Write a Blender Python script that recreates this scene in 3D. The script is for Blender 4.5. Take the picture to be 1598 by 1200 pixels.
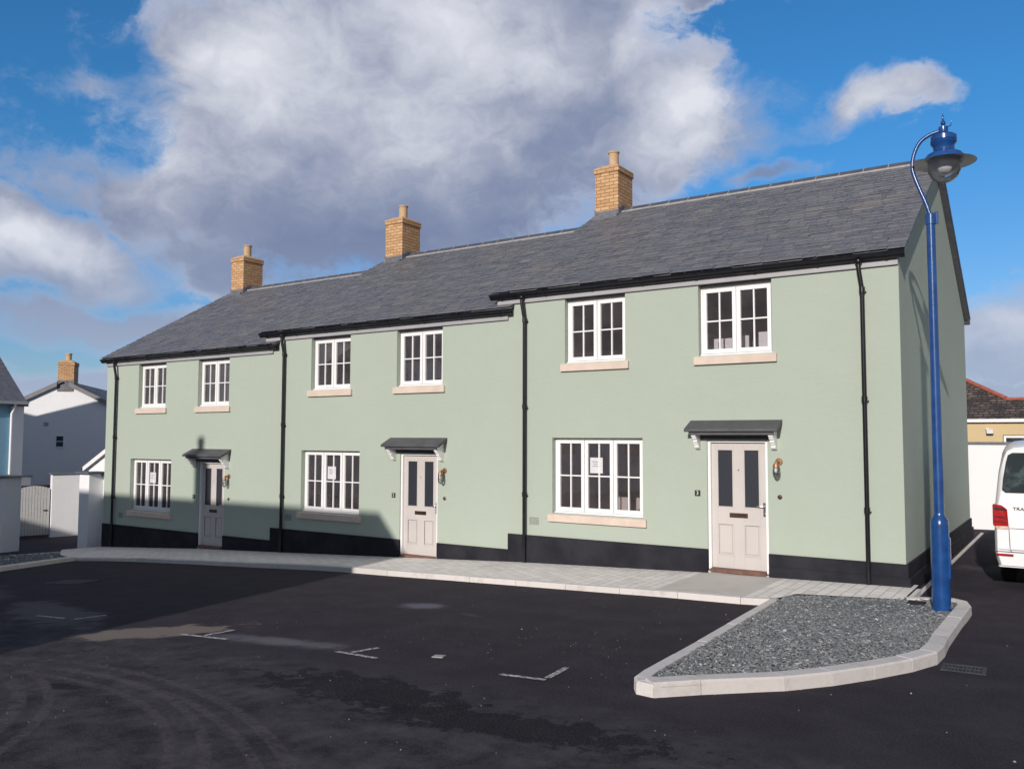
import bpy, bmesh, math, random
from mathutils import Vector, Matrix
random.seed(7)
R = math.radians
SC = bpy.context.scene
for o in list(bpy.data.objects): bpy.data.objects.remove(o)
col = SC.collection

# ------------------------------------------------------------------ camera
CAM = Vector((2.1321, -13.4371, 2.1348)); YAW, PITCH, ROLL, FPX = 0.5895, 0.0627, 0.0026, 1320.4
fw = Vector((-math.sin(YAW)*math.cos(PITCH), math.cos(YAW)*math.cos(PITCH), math.sin(PITCH)))
rt = Vector((math.cos(YAW), math.sin(YAW), 0)); up = rt.cross(fw)
r2 = rt*math.cos(ROLL)+up*math.sin(ROLL); u2 = up*math.cos(ROLL)-rt*math.sin(ROLL)
cd = bpy.data.cameras.new("camera"); cam = bpy.data.objects.new("camera", cd); col.objects.link(cam)
m = Matrix((r2, u2, -fw)).transposed().to_4x4(); m.translation = CAM; cam.matrix_world = m
cd.sensor_fit = 'HORIZONTAL'; cd.sensor_width = 36; cd.lens = 36*FPX/1598
cd.clip_end = 5000; cd.clip_start = .05
SC.camera = cam
SC.render.resolution_x = 1024; SC.render.resolution_y = 768

# ------------------------------------------------------------------ light and sky
SUNDIR = Vector((.17, -1, .38)).normalized()            # towards the sun
SUN_EL = math.asin(SUNDIR.z); SUN_ROT = math.atan2(SUNDIR.x, SUNDIR.y)
sl = bpy.data.lights.new("sun", 'SUN'); sl.energy = 4.0; sl.angle = R(.53); sl.color = (1, .93, .86)
so = bpy.data.objects.new("sun", sl); col.objects.link(so)
so.rotation_euler = SUNDIR.to_track_quat('Z', 'Y').to_euler()
SC.view_settings.view_transform = 'Standard'; SC.view_settings.look = 'None'
SC.view_settings.exposure = 0.0; SC.view_settings.gamma = 1

class NT:
    def __init__(s, tree): s.t = tree; s.n = tree.nodes; s.l = tree.links
    def add(s, typ, **kw):
        n = s.n.new(typ)
        for k, v in kw.items(): setattr(n, k, v)
        return n
    def put(s, sock, v):
        if isinstance(v, bpy.types.NodeSocket): s.l.new(v, sock)
        elif v is not None: sock.default_value = v
    def math(s, op, a, b=None, c=None, clamp=False):
        n = s.add('ShaderNodeMath', operation=op, use_clamp=clamp)
        s.put(n.inputs[0], a); s.put(n.inputs[1], b); s.put(n.inputs[2], c); return n.outputs[0]
    def vmath(s, op, a, b=None):
        n = s.add('ShaderNodeVectorMath', operation=op); s.put(n.inputs[0], a)
        if b is not None: s.put(n.inputs[1], b)
        return n.outputs['Value'] if op in ('LENGTH', 'DOT_PRODUCT', 'DISTANCE') else n.outputs[0]
    def noise(s, vec, scale, detail=4, rough=.55, dist=0, lac=2):
        n = s.add('ShaderNodeTexNoise'); s.put(n.inputs['Vector'], vec)
        n.inputs['Scale'].default_value = scale; n.inputs['Detail'].default_value = detail
        n.inputs['Roughness'].default_value = rough; n.inputs['Distortion'].default_value = dist
        n.inputs['Lacunarity'].default_value = lac
        return n.outputs[0]
    def mapr(s, v, a, b, c=0, d=1, smooth=True):
        n = s.add('ShaderNodeMapRange'); n.interpolation_type = 'SMOOTHSTEP' if smooth else 'LINEAR'
        s.put(n.inputs[0], v)
        for i, x in zip((1, 2, 3, 4), (a, b, c, d)): s.put(n.inputs[i], x)
        return n.outputs[0]
    def mix(s, f, a, b, typ='RGBA', blend='MIX'):
        n = s.add('ShaderNodeMix', data_type=typ); n.blend_type = blend
        i = {'FLOAT': (0, 2, 3), 'RGBA': (0, 6, 7)}[typ]
        if typ == 'RGBA':
            a = (*a, 1) if isinstance(a, tuple) and len(a) == 3 else a
            b = (*b, 1) if isinstance(b, tuple) and len(b) == 3 else b
        s.put(n.inputs[i[0]], f); s.put(n.inputs[i[1]], a); s.put(n.inputs[i[2]], b)
        return n.outputs[0 if typ == 'FLOAT' else 2]
    def xyz(s, v):
        n = s.add('ShaderNodeSeparateXYZ'); s.put(n.inputs[0], v); return n.outputs
    def comb(s, x, y, z):
        n = s.add('ShaderNodeCombineXYZ')
        for i, v in enumerate((x, y, z)): s.put(n.inputs[i], v)
        return n.outputs[0]

w = bpy.data.worlds.new("World"); SC.world = w; w.use_nodes = True
W = NT(w.node_tree); W.n.clear()
sky = W.add('ShaderNodeTexSky', sky_type='NISHITA'); sky.sun_disc = False
sky.sun_elevation = SUN_EL; sky.sun_rotation = SUN_ROT; sky.air_density = 1.0; sky.dust_density = .35; sky.ozone_density = 2.0; sky.altitude = 50
dirv = W.add('ShaderNodeTexCoord').outputs['Generated']
X, Y, Z = W.xyz(dirv)
az = W.math('ARCTAN2', X, Y); el = W.math('ARCSINE', Z)
warp = W.vmath('SCALE', W.vmath('SUBTRACT', W.add('ShaderNodeTexNoise').outputs['Color'], (.5, .5, .5)))
wn = [n for n in W.n if n.type == 'TEX_NOISE'][0]; W.l.new(dirv, wn.inputs['Vector'])
wn.inputs['Scale'].default_value = 7; wn.inputs['Detail'].default_value = 6
warp.node.inputs['Scale'].default_value = .13
ae = W.vmath('ADD', W.comb(az, el, 0.0), warp)
def azel(px, py):
    v = (fw*FPX + r2*(px-799) - u2*(py-600)).normalized()
    return math.atan2(v.x, v.y), math.asin(v.z)
def blobs(lst):
    out = None
    for px, py, rx, ry, wgt in lst:
        a, e = azel(px, py)
        d = W.vmath('MULTIPLY', W.vmath('SUBTRACT', ae, (a, e, 0)), (FPX/rx, FPX/ry, 0))
        f = W.math('MULTIPLY', W.math('SUBTRACT', 1.0, W.vmath('LENGTH', d)), wgt)
        out = f if out is None else W.math('MAXIMUM', out, f)
    return out
field = blobs([(470, 200, 330, 240, 1), (740, 160, 380, 270, 1.05), (320, 80, 130, 120, 1), (1010, 190, 200, 125, .95), (660, 330, 330, 110, .85), (800, 60, 260, 130, .95),
    (210, 300, 170, 65, .52), (300, 385, 150, 55, .42), (50, 400, 190, 75, .95), (150, 505, 260, 40, .66), (350, 410, 110, 60, .42), (60, 590, 260, 48, .62), (130, 140, 80, 35, .3),
    (1325, 185, 105, 42, .43), (1405, 160, 75, 34, .34), (1095, 0, 130, 30, .8), (1590, 520, 150, 75, .8), (1600, 600, 160, 40, .65), (1190, 285, 90, 18, .4), (520, 430, 160, 40, .3),
    (-420, 350, 300, 200, .8), (2100, 400, 300, 150, .8), (-900, 200, 500, 250, .9)])
sv = W.vmath('MULTIPLY', dirv, (1, 1, 1.6))
sw = W.vmath('ADD', sv, W.vmath('MULTIPLY', W.vmath('SUBTRACT', W.add('ShaderNodeTexNoise').outputs['Color'], (.5, .5, .5)), (.10, .10, .10)))
w2 = [n for n in W.n if n.type == 'TEX_NOISE'][-1]; W.l.new(dirv, w2.inputs['Vector']); w2.inputs['Scale'].default_value = 14; w2.inputs['Detail'].default_value = 5
fb = W.noise(sw, 5.5, 12, .60, .0)
fb2 = W.noise(sw, 15, 10, .66, .0)
dens0 = W.math('ADD', field, W.math('ADD', W.math('MULTIPLY', W.math('SUBTRACT', fb, .5), 1.15), W.math('MULTIPLY', W.math('SUBTRACT', fb2, .5), .62)))
soft = W.mapr(W.noise(sv, 4, 2), .4, .62, .16, .50)
dens = W.mapr(dens0, -.05, soft)
bri = blobs([(400, 105, 300, 190, .95), (720, 70, 330, 150, .95), (300, 80, 100, 80, 1), (1080, 180, 150, 130, .95), (40, 385, 150, 60, 1.0), (250, 240, 180, 120, .7), (1350, 180, 140, 70, .75), (1000, 60, 120, 80, .7), (1580, 500, 120, 50, .6), (620, 190, 420, 130, .62), (800, 270, 90, 50, .35)])
bf = W.math('ADD', bri, W.math('ADD', W.math('MULTIPLY', W.math('SUBTRACT', W.noise(sw, 7, 10, .58), .5), .55), W.math('MULTIPLY', W.math('SUBTRACT', fb2, .5), .45)))
rl0 = W.noise(sw, 9, 6, .55); rl1 = W.noise(W.vmath('ADD', sw, (.0, .0, .045)), 9, 6, .55)
bf = W.math('ADD', bf, W.math('MULTIPLY', W.math('SUBTRACT', rl0, rl1), .95))
cr = W.add('ShaderNodeValToRGB'); W.l.new(W.mapr(bf, -.35, 1.0, smooth=False), cr.inputs[0]); e_ = cr.color_ramp.elements
e_[0].color = (.19, .225, .36, 1); e_[1].color = (.78, .79, .85, 1)
for p_, c_ in ((.28, (.25, .29, .415)), (.5, (.38, .41, .52)), (.75, (.60, .62, .70))): q_ = e_.new(p_); q_.color = (*c_, 1)
ccol = cr.outputs[0]
ccol = W.mix(W.mapr(dens0, .34, .0, 0, .7), ccol, (.52, .60, .78))
ccol = W.mix(W.mapr(el, .26, .04, 0, .65), ccol, (.46, .55, .71))
dens = W.math('MULTIPLY', dens, W.mapr(el, .0, .03, .55, .95))
# unseen grey cloud added overhead and behind the camera to neutralise the ambient light
outv = W.mapr(W.vmath('DOT_PRODUCT', dirv, tuple(fw)), .55, .25)
fo_ = W.math('MULTIPLY', outv, W.mapr(W.noise(sv, 2.2, 6), .35, .55, .35, .92))
dens = W.math('MAXIMUM', W.math('MULTIPLY', dens, W.math('SUBTRACT', 1.0, outv)), fo_)
ccol = W.mix(outv, ccol, W.mix(W.mapr(W.noise(sv, 3.5, 8), .35, .65), (.18, .185, .205), (.34, .345, .375)))
ccol = W.mix(W.math('MULTIPLY', outv, W.mapr(el, .42, .10)), ccol, W.mix(W.mapr(W.noise(sv, 11, 6), .42, .6), (.18, .18, .2), (.85, .82, .83)))  # unseen bright low cloud added behind for the window panes to reflect
b1 = W.add('ShaderNodeBackground'); W.l.new(W.mix(1.0, sky.outputs[0], W.mix(W.mapr(el, .0, .38), (.47, .58, .80), (.25, .70, 1.02)), blend='MULTIPLY'), b1.inputs[0]); b1.inputs[1].default_value = .125
b2 = W.add('ShaderNodeBackground'); W.l.new(ccol, b2.inputs[0]); b2.inputs[1].default_value = 1.0
mx = W.add('ShaderNodeMixShader'); W.l.new(dens, mx.inputs[0]); W.l.new(b1.outputs[0], mx.inputs[1]); W.l.new(b2.outputs[0], mx.inputs[2])
W.l.new(mx.outputs[0], W.add('ShaderNodeOutputWorld').inputs[0])

# ------------------------------------------------------------------ materials
def mat(name, colr, rough=.7, metal=0, spec=.5, fn=None):
    mm = bpy.data.materials.new(name); mm.use_nodes = True
    t = NT(mm.node_tree); b = t.n['Principled BSDF']
    b.inputs['Base Color'].default_value = (*colr, 1); b.inputs['Roughness'].default_value = rough
    b.inputs['Metallic'].default_value = metal; b.inputs['Specular IOR Level'].default_value = spec
    if fn: fn(t, b)
    return mm
def tc(t, w='Object'): return t.add('ShaderNodeTexCoord').outputs[w]
def wpos(t): return t.add('ShaderNodeNewGeometry').outputs['Position']
def bump(t, b, h, dist=.01, st=1):
    n = t.add('ShaderNodeBump'); n.inputs['Distance'].default_value = dist; n.inputs['Strength'].default_value = st
    t.put(n.inputs['Height'], h); t.l.new(n.outputs[0], b.inputs['Normal'])
def vary(c1, c2, scale, bd=.003, bscale=60, detail=5):
    def f(t, b):
        p = wpos(t)
        t.put(b.inputs['Base Color'], t.mix(t.mapr(t.noise(p, scale, detail), .3, .7), c1, c2))
        bump(t, b, t.noise(p, bscale, 4), bd)
    return f
def render_fn(c1, c2):
    def f(t, b):
        p = wpos(t); big = t.noise(p, .5, 4, .5); mid = t.noise(p, 3, 5, .6); X, Y, Z = t.xyz(p)
        streak = t.noise(t.comb(t.math('MULTIPLY', X, 5), t.math('MULTIPLY', Y, 5), t.math('MULTIPLY', Z, .35)), 1, 4, .6)
        v = t.math('ADD', t.math('MULTIPLY', big, .45), t.math('ADD', t.math('MULTIPLY', mid, .3), t.math('MULTIPLY', streak, .1)))
        t.put(b.inputs['Base Color'], t.mix(t.mapr(v, .22, .72), c1, c2))
        bump(t, b, t.math('ADD', t.noise(p, 260, 3, .7), t.math('ADD', t.math('MULTIPLY', t.noise(p, 2.2, 4), 3.0), t.math('MULTIPLY', t.noise(p, 14, 4), .8))), .004)
    return f
M = {}
M['green'] = mat('green_render', (.3, .36, .28), .92, fn=render_fn((.384, .442, .366), (.418, .466, .404)))
M['inner'] = mat('inner_plaster', (.22, .19, .175), .95, fn=vary((.68, .61, .58), (.74, .67, .64), .8))
M['floorin'] = mat('inner_floor', (.10, .075, .06), .8, fn=vary((.30, .24, .21), (.36, .29, .26), 2))
M['black'] = mat('black_masonry_paint', (.02, .02, .025), .85, 0, .12, fn=vary((.017, .017, .022), (.032, .032, .038), 1.8, .003, 90))
M['pvc'] = mat('black_pvc', (.008, .008, .011), .28, fn=vary((.007, .007, .01), (.012, .012, .016), 6, .0006, 40))
M['white'] = mat('white_paint', (.82, .80, .80), .4, fn=vary((.80, .785, .785), (.84, .82, .82), 3, .0004, 30))
M['fascia'] = mat('pale_fascia_paint', (.45, .42, .44), .5, fn=vary((.34, .33, .345), (.38, .37, .385), 3, .0004, 30))
M['lintel'] = mat('grey_head_strip', (.2, .19, .2), .6, fn=vary((.18, .17, .18), (.22, .21, .22), 3))
M['sill'] = mat('cast_stone', (.62, .50, .42), .85, fn=vary((.60, .485, .41), (.68, .56, .475), 4, .002, 200))
M['door'] = mat('pale_grey_door_paint', (.53, .49, .47), .45, fn=vary((.51, .475, .455), (.55, .51, .485), 2, .0005, 40))
M['wood'] = mat('oak_threshold', (.16, .06, .035), .6, fn=vary((.12, .055, .04), (.19, .09, .06), 12, .002, 60))
M['bronze'] = mat('dark_bronze', (.12, .07, .05), .4, .8, fn=vary((.09, .055, .04), (.15, .09, .065), 20, .0005, 80))
M['chrome'] = mat('satin_metal', (.5, .48, .46), .28, 1, fn=vary((.46, .44, .42), (.54, .52, .5), 20, .0003, 80))
M['copper'] = mat('copper', (.40, .22, .13), .5, .8, fn=vary((.30, .15, .085), (.46, .26, .16), 25, .0006, 90))
M['lead'] = mat('grey_lead', (.115, .12, .14), .6, .0, fn=vary((.10, .105, .125), (.15, .155, .18), 7, .002, 30))
M['canopy'] = mat('canopy_grey', (.07, .07, .078), .55, fn=vary((.062, .062, .07), (.085, .085, .093), 5, .001, 40))
M['plaque'] = mat('black_slate_plaque', (.02, .02, .022), .4, fn=vary((.018, .018, .02), (.03, .03, .03), 30))
M['pot'] = mat('buff_clay', (.5, .34, .2), .8, fn=vary((.46, .31, .18), (.54, .37, .23), 5, .002, 60))
M['mortar'] = mat('pale_mortar', (.32, .3, .29), .9, fn=vary((.27, .255, .25), (.36, .34, .33), 9, .003, 90))
M['ridge'] = mat('ridge_tile_blue', (.075, .078, .095), .6, fn=vary((.065, .068, .085), (.095, .098, .115), 4, .002, 60))
M['paper'] = mat('paper', (.62, .6, .62), .8, fn=vary((.6, .58, .6), (.66, .64, .66), 6))
M['ink'] = mat('grey_ink', (.25, .25, .28), .8, fn=vary((.22, .22, .25), (.28, .28, .31), 20))
M['digit'] = mat('white_lettering', (.75, .74, .72), .6, fn=vary((.72, .71, .69), (.78, .77, .75), 20))
M['lampblue'] = mat('blue_gloss_paint', (.006, .05, .2), .22, 0, .6, fn=vary((.008, .045, .17), (.013, .068, .235), 7, .0008, 22))
M['lampgrey'] = mat('grey_enamel', (.6, .6, .6), .5, fn=vary((.58, .59, .61), (.66, .67, .69), 10, .0005, 40))
M['wwall'] = mat('white_render', (.75, .75, .76), .9, fn=render_fn((.78, .78, .79), (.83, .83, .84)))
M['bluewall'] = mat('blue_render', (.10, .22, .32), .9, fn=render_fn((.20, .40, .54), (.24, .45, .59)))
M['yellow'] = mat('yellow_render', (.55, .42, .22), .9, fn=render_fn((.56, .43, .24), (.62, .49, .29)))
M['fence'] = mat('red_brown_timber', (.05, .02, .018), .8, fn=vary((.04, .018, .015), (.07, .03, .025), 10, .003, 30))
M['redtile'] = mat('red_ridge_tile', (.35, .09, .06), .8, fn=vary((.3, .08, .055), (.4, .12, .08), 9, .003, 60))
M['greywood'] = mat('grey_gate_paint', (.42, .40, .38), .6, fn=vary((.52, .51, .50), (.58, .57, .56), 10, .001, 40))
M['iron'] = mat('cast_iron', (.03, .03, .03), .55, .3, fn=vary((.02, .02, .022), (.06, .06, .06), 30, .003, 90))
M['diffuser'] = mat('grey_diffuser', (.7, .7, .7), .3, 0, .5, fn=vary((.68, .68, .69), (.76, .76, .77), 8, .0005, 30))
M['vanwhite'] = mat('white_car_paint', (.76, .76, .77), .18, 0, .6, fn=vary((.74, .74, .75), (.78, .78, .79), 2, .0002, 20))
M['vanwhite'].node_tree.nodes['Principled BSDF'].inputs['Coat Weight'].default_value = .5
M['rubber'] = mat('tyre_rubber', (.012, .012, .013), .8, fn=vary((.01, .01, .011), (.02, .02, .02), 30, .002, 80))
M['blackplastic'] = mat('black_plastic', (.012, .012, .013), .45, fn=vary((.01, .01, .011), (.016, .016, .017), 20, .0005, 80))
M['redlens'] = mat('red_lens', (.35, .006, .008), .12, 0, .7, fn=vary((.28, .004, .006), (.42, .012, .012), 14, .001, 60))
M['amber'] = mat('clear_lens', (.7, .5, .42), .12, 0, .7, fn=vary((.75, .6, .55), (.65, .3, .2), 14, .001, 60))
M['tyrewall'] = mat('alloy', (.4, .4, .42), .3, 1, fn=vary((.36, .36, .38), (.44, .44, .46), 10))

def glass_mat(name, tint=(.9, .92, .94), boost=1.5, dark=0, wob=.0):
    mm = bpy.data.materials.new(name); mm.use_nodes = True; t = NT(mm.node_tree); t.n.clear()
    tr = t.add('ShaderNodeBsdfTransparent'); tr.inputs[0].default_value = (*tint, 1)
    gl = t.add('ShaderNodeBsdfGlossy'); gl.inputs['Roughness'].default_value = .015
    fr = t.add('ShaderNodeFresnel'); fr.inputs[0].default_value = 1.5
    if wob:
        bp = t.add('ShaderNodeBump'); bp.inputs['Distance'].default_value = wob
        t.put(bp.inputs['Height'], t.noise(wpos(t), 2.2, 2)); t.l.new(bp.outputs[0], gl.inputs['Normal'])
    m1 = t.add('ShaderNodeMixShader'); t.put(m1.inputs[0], t.math('MULTIPLY', fr.outputs[0], boost, clamp=True))
    t.l.new(tr.outputs[0], m1.inputs[1]); t.l.new(gl.outputs[0], m1.inputs[2])
    if dark:       # diffuse haze added to lighten the dark panes
        df = t.add('ShaderNodeBsdfDiffuse'); df.inputs[0].default_value = (.6, .55, .57, 1); m2 = t.add('ShaderNodeMixShader')
        t.put(m2.inputs[0], t.mapr(t.noise(wpos(t), 3, 4), .3, .7, dark*.7, dark*1.3)); t.l.new(m1.outputs[0], m2.inputs[1]); t.l.new(df.outputs[0], m2.inputs[2]); m1 = m2
    t.l.new(m1.outputs[0], t.add('ShaderNodeOutputMaterial').inputs[0]); return mm
M['glass'] = glass_mat('window_glass', (.92, .91, .92), 2.2, dark=.03, wob=.0015)
M['bowl'] = glass_mat('lamp_bowl_glass', (.93, .93, .95), 1.0)
M['jar'] = glass_mat('lantern_glass', (.93, .95, .94), 1.5)
M['vanglass'] = glass_mat('tinted_glass', (.16, .2, .2), 1.8)
def obs(t, b):
    v = t.add('ShaderNodeTexVoronoi'); v.inputs['Scale'].default_value = 75; t.put(v.inputs['Vector'], wpos(t))
    bump(t, b, v.outputs['Distance'], .0012)
    t.put(b.inputs['Base Color'], t.mix(v.outputs['Distance'], (.04, .043, .056), (.024, .027, .035)))
M['obscure'] = mat('obscure_glass', (.03, .032, .042), .3, 0, .6, fn=obs)

def brick_fn(t, b):
    p = tc(t); X, Y, Z = t.xyz(p)
    v = t.comb(t.math('ADD', X, Y), Z, 0)
    n = t.add('ShaderNodeTexBrick'); t.put(n.inputs['Vector'], v)
    n.inputs['Scale'].default_value = 1; n.inputs['Brick Width'].default_value = .225; n.inputs['Row Height'].default_value = .081
    n.inputs['Mortar Size'].default_value = .007; n.inputs['Mortar Smooth'].default_value = .2; n.inputs['Bias'].default_value = 0
    n.inputs['Color1'].default_value = (.47, .275, .135, 1); n.inputs['Color2'].default_value = (.62, .41, .225, 1); n.inputs['Mortar'].default_value = (.26, .12, .06, 1)
    t.put(b.inputs['Base Color'], t.mix(t.mapr(t.noise(p, 14, 4), .35, .8, 0, .5), n.outputs[0], (.42, .2, .08)))
    bump(t, b, t.math('ADD', t.math('MULTIPLY', n.outputs['Fac'], -1), t.math('MULTIPLY', t.noise(p, 90, 4), .5)), .006)
M['brick'] = mat('buff_brick', (.5, .3, .15), .88, fn=brick_fn)

def slate_fn(dark=1.0, tan=1.0):
    def f(t, b):
        g = t.add('ShaderNodeNewGeometry'); rnd = g.outputs['Random Per Island']; p = g.outputs['Position']
        patch = t.math('ADD', t.noise(p, .55, 4, .6), t.math('MULTIPLY', t.math('SUBTRACT', rnd, .5), .2))
        cr = t.add('ShaderNodeValToRGB'); t.put(cr.inputs[0], rnd); e = cr.color_ramp.elements
        e[0].color = (.060*dark, .064*dark, .076*dark, 1); e[1].color = (.125*dark, .124*dark, .134*dark, 1)
        for pos, c in ((.25, (.088, .090, .102)), (.55, (.075, .079, .094)), (.8, (.104, .104, .114)), (.93, (.098, .096, .10))):
            q = e.new(pos); q.color = (c[0]*dark, c[1]*dark, c[2]*dark, 1)
        streak = t.noise(t.vmath('MULTIPLY', p, (1, 1, 5)), 9, 6, .65)
        c1 = t.mix(t.mapr(streak, .35, .75, 0, .55), cr.outputs[0], (.17*dark, .165*dark, .17*dark))
        c1 = t.mix(t.mapr(patch, .56, .74, 0, .32*tan), c1, (.155*dark, .135*dark, .11*dark))
        t.put(b.inputs['Base Color'], c1)
        bump(t, b, t.math('ADD', t.noise(p, 40, 5, .65), t.math('MULTIPLY', t.noise(p, 7, 3), 2)), .006)
    return f
M['slate'] = mat('natural_slate', (.1, .1, .12), .5, 0, .5, fn=slate_fn(1.34, 1.0))
M['oldslate'] = mat('weathered_tile', (.1, .09, .08), .85, fn=slate_fn(1.0, 1.8))
def oldtile(t, b):
    p = tc(t); X, Y, Z = t.xyz(p); n = t.add('ShaderNodeTexBrick'); t.put(n.inputs['Vector'], t.comb(X, t.math('MULTIPLY', Z, 1.0), 0))
    n.inputs['Scale'].default_value = 1; n.inputs['Brick Width'].default_value = .28; n.inputs['Row Height'].default_value = .085
    n.inputs['Mortar Size'].default_value = .016; n.inputs['Color1'].default_value = (.2, .16, .13, 1); n.inputs['Color2'].default_value = (.10, .075, .065, 1); n.inputs['Mortar'].default_value = (.02, .016, .015, 1)
    t.put(b.inputs['Base Color'], t.mix(t.mapr(t.noise(p, 3, 5, .7), .42, .62), n.outputs[0], (.035, .028, .026)))
    bump(t, b, t.math('MULTIPLY', n.outputs['Fac'], -1), .02)
M['oldtile'] = mat('lichen_roof_tile', (.1, .08, .07), .9, fn=oldtile)

def conc_fn(c1, c2, dirt=.35):
    def f(t, b):
        g = t.add('ShaderNodeNewGeometry'); p = g.outputs['Position']
        c = t.mix(g.outputs['Random Per Island'], c1, c2)
        c = t.mix(t.mapr(t.noise(p, 4, 7, .68), .48, .78, 0, dirt), c, (.22, .18, .15))
        c = t.mix(t.mapr(t.noise(p, 160, 3, .7), .5, .75, 0, .35), c, (.25, .22, .2))
        t.put(b.inputs['Base Color'], c)
        bump(t, b, t.math('ADD', t.noise(p, 130, 4, .7), t.noise(p, 18, 3)), .004)
    return f
M['kerb'] = mat('concrete_kerb', (.5, .46, .43), .9, fn=conc_fn((.61, .57, .54), (.70, .655, .625)))
def paving(t, b):
    p = wpos(t); X, Y, Z = t.xyz(p)
    jit = t.noise(p, .8, 3)
    n = t.add('ShaderNodeTexBrick'); t.put(n.inputs['Vector'], t.comb(t.math('ADD', Y, t.math('MULTIPLY', jit, .06)), t.math('ADD', X, t.math('MULTIPLY', jit, .05)), 0))
    n.inputs['Scale'].default_value = 1; n.inputs['Brick Width'].default_value = .24; n.inputs['Row Height'].default_value = .16
    n.inputs['Mortar Size'].default_value = .005; n.inputs['Mortar Smooth'].default_value = .35; n.inputs['Bias'].default_value = .1
    n.inputs['Color1'].default_value = (.69, .65, .62, 1); n.inputs['Color2'].default_value = (.80, .76, .73, 1); n.inputs['Mortar'].default_value = (.34, .30, .275, 1)
    # plain slab stretch in front of the third door
    inx = t.math('MULTIPLY', t.math('GREATER_THAN', X, -3.05), t.math('LESS_THAN', X, -1.75))
    c = t.mix(inx, n.outputs[0], t.mix(t.noise(p, 60, 4), (.50, .465, .44), (.58, .545, .52)))
    c = t.mix(t.mapr(t.noise(p, 2.5, 6, .65), .5, .8, 0, .45), c, (.30, .25, .22))
    c = t.mix(t.mapr(t.noise(p, 90, 3, .7), .55, .8, 0, .3), c, (.22, .19, .17))
    t.put(b.inputs['Base Color'], c)
    h = t.math('ADD', t.math('MULTIPLY', t.math('MULTIPLY', n.outputs['Fac'], t.math('SUBTRACT', 1.0, inx)), -1), t.math('MULTIPLY', t.noise(p, 60, 4), .3))
    bump(t, b, h, .006)
M['paving'] = mat('block_paving', (.45, .4, .38), .9, fn=paving)
def asphalt(t, b):
    p = wpos(t); X, Y, Z = t.xyz(p); P2 = t.comb(X, Y, 0.0)
    big = t.noise(P2, .35, 5, .6); mid = t.noise(P2, 1.6, 6, .65); fine = t.noise(P2, 170, 3, .8); gr = t.noise(P2, 55, 4, .75)
    c = t.mix(t.mapr(mid, .3, .7), (0.0315, 0.0271, 0.0315), (0.0542, 0.0464, 0.0525))
    # the street in the foreground is older, drier and greyer than the new parking bays
    old = t.mapr(t.math('ADD', Y, t.math('MULTIPLY', t.math('SUBTRACT', mid, .5), 1.4)), -7.6, -8.5)
    c = t.mix(old, c, t.mix(t.mapr(t.noise(P2, 2.6, 8, .76), .28, .78), (0.0245, 0.0227, 0.0262), (0.1015, 0.0910, 0.0963)))
    def ell(cx, cy, rx, ry, ang=0, soft=.6, amp=.9, sc=3.0):
        d = t.vmath('SUBTRACT', P2, (cx, cy, 0)); dx, dy, _ = t.xyz(d); ca, sa = math.cos(ang), math.sin(ang)
        u = t.math('DIVIDE', t.math('ADD', t.math('MULTIPLY', dx, ca), t.math('MULTIPLY', dy, sa)), rx)
        v = t.math('DIVIDE', t.math('SUBTRACT', t.math('MULTIPLY', dy, ca), t.math('MULTIPLY', dx, sa)), ry)
        l = t.math('ADD', t.vmath('LENGTH', t.comb(u, v, 0.0)), t.math('MULTIPLY', t.math('SUBTRACT', t.noise(P2, sc, 6, .68), .5), amp*2))
        return t.mapr(l, 1.0, 1.0-soft)
    # wet dark tar patches
    for a in ((-2.6, -8.45, 1.1, .42, 0), (-1.2, -8.6, 1.3, .3, .15), (.8, -8.9, 1.0, .35, .2), (-4.6, -9.7, .25, .09, .1)):
        c = t.mix(t.math('MULTIPLY', ell(*a, soft=.25, amp=1.5, sc=5), .85), c, (0.0158, 0.0149, 0.0184))
    # pale dried mud and cement dust
    for a, k, cc in (((-6.35, -7.75, 1.0, .42, 1.0, .35, 1.1, 2.6), .95, (0.2175, 0.1812, 0.1450)), ((-9.0, -7.5, 1.9, .55, -.35, .5, 1.1, 1.4), .75, (0.1400, 0.1260, 0.1190)),
                 ((-4.75, -7.42, 1.2, .27, .12, .8, .7, 3), .95, (0.1488, 0.1400, 0.1488)), ((-5.2, -4.6, .45, .34, 0, .7, .5, 3), .7, (0.1885, 0.1885, 0.2175)),
                 ((-12, -7.2, 2.2, .7, -.5, .6, 1.1, 1.2), .55, (0.1225, 0.1155, 0.1155)), ((1.0, 6.6, .5, 1.1, 0, .6, 1.3, 4), .35, (0.1740, 0.1740, 0.1740)),
                 ((.75, 3.3, .6, .5, 0, .6, 1.3, 4), .3, (0.1450, 0.1450, 0.1450)), ((-4.2, -4.9, .35, .10, -.4, .9, .6, 4), .25, (0.1450, 0.1450, 0.1450))):
        c = t.mix(t.math('MULTIPLY', ell(*a), k), c, cc)
    # curved tyre tracks
    for cx, cy, r, wd in ((-4.70, -13.35, 3.82, .05), (-4.70, -13.35, 4.02, .05), (-4.75, -14.9, 5.60, .05), (-4.80, -14.9, 5.80, .06), (-6.2, -13.3, 3.6, .07), (-6.2, -13.3, 3.8, .05)):
        l = t.vmath('LENGTH', t.vmath('SUBTRACT', P2, (cx, cy, 0)))
        band = t.mapr(t.math('ABSOLUTE', t.math('SUBTRACT', l, r)), wd, wd*.5)
        n = t.mapr(t.noise(P2, 14, 6, .75), .36, .62)
        c = t.mix(t.math('MULTIPLY', t.math('MULTIPLY', band, n), t.math('MULTIPLY', t.mapr(t.xyz(P2)[0], -6.4, -4.9), .6)), c, (0.1225, 0.1103, 0.1050))
    c = t.mix(t.mapr(gr, .5, .72, 0, .75), c, (0.0963, 0.0910, 0.0963))
    c = t.mix(t.mapr(fine, .58, .68, 0, .75), c, (0.1488, 0.1400, 0.1400))
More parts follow.
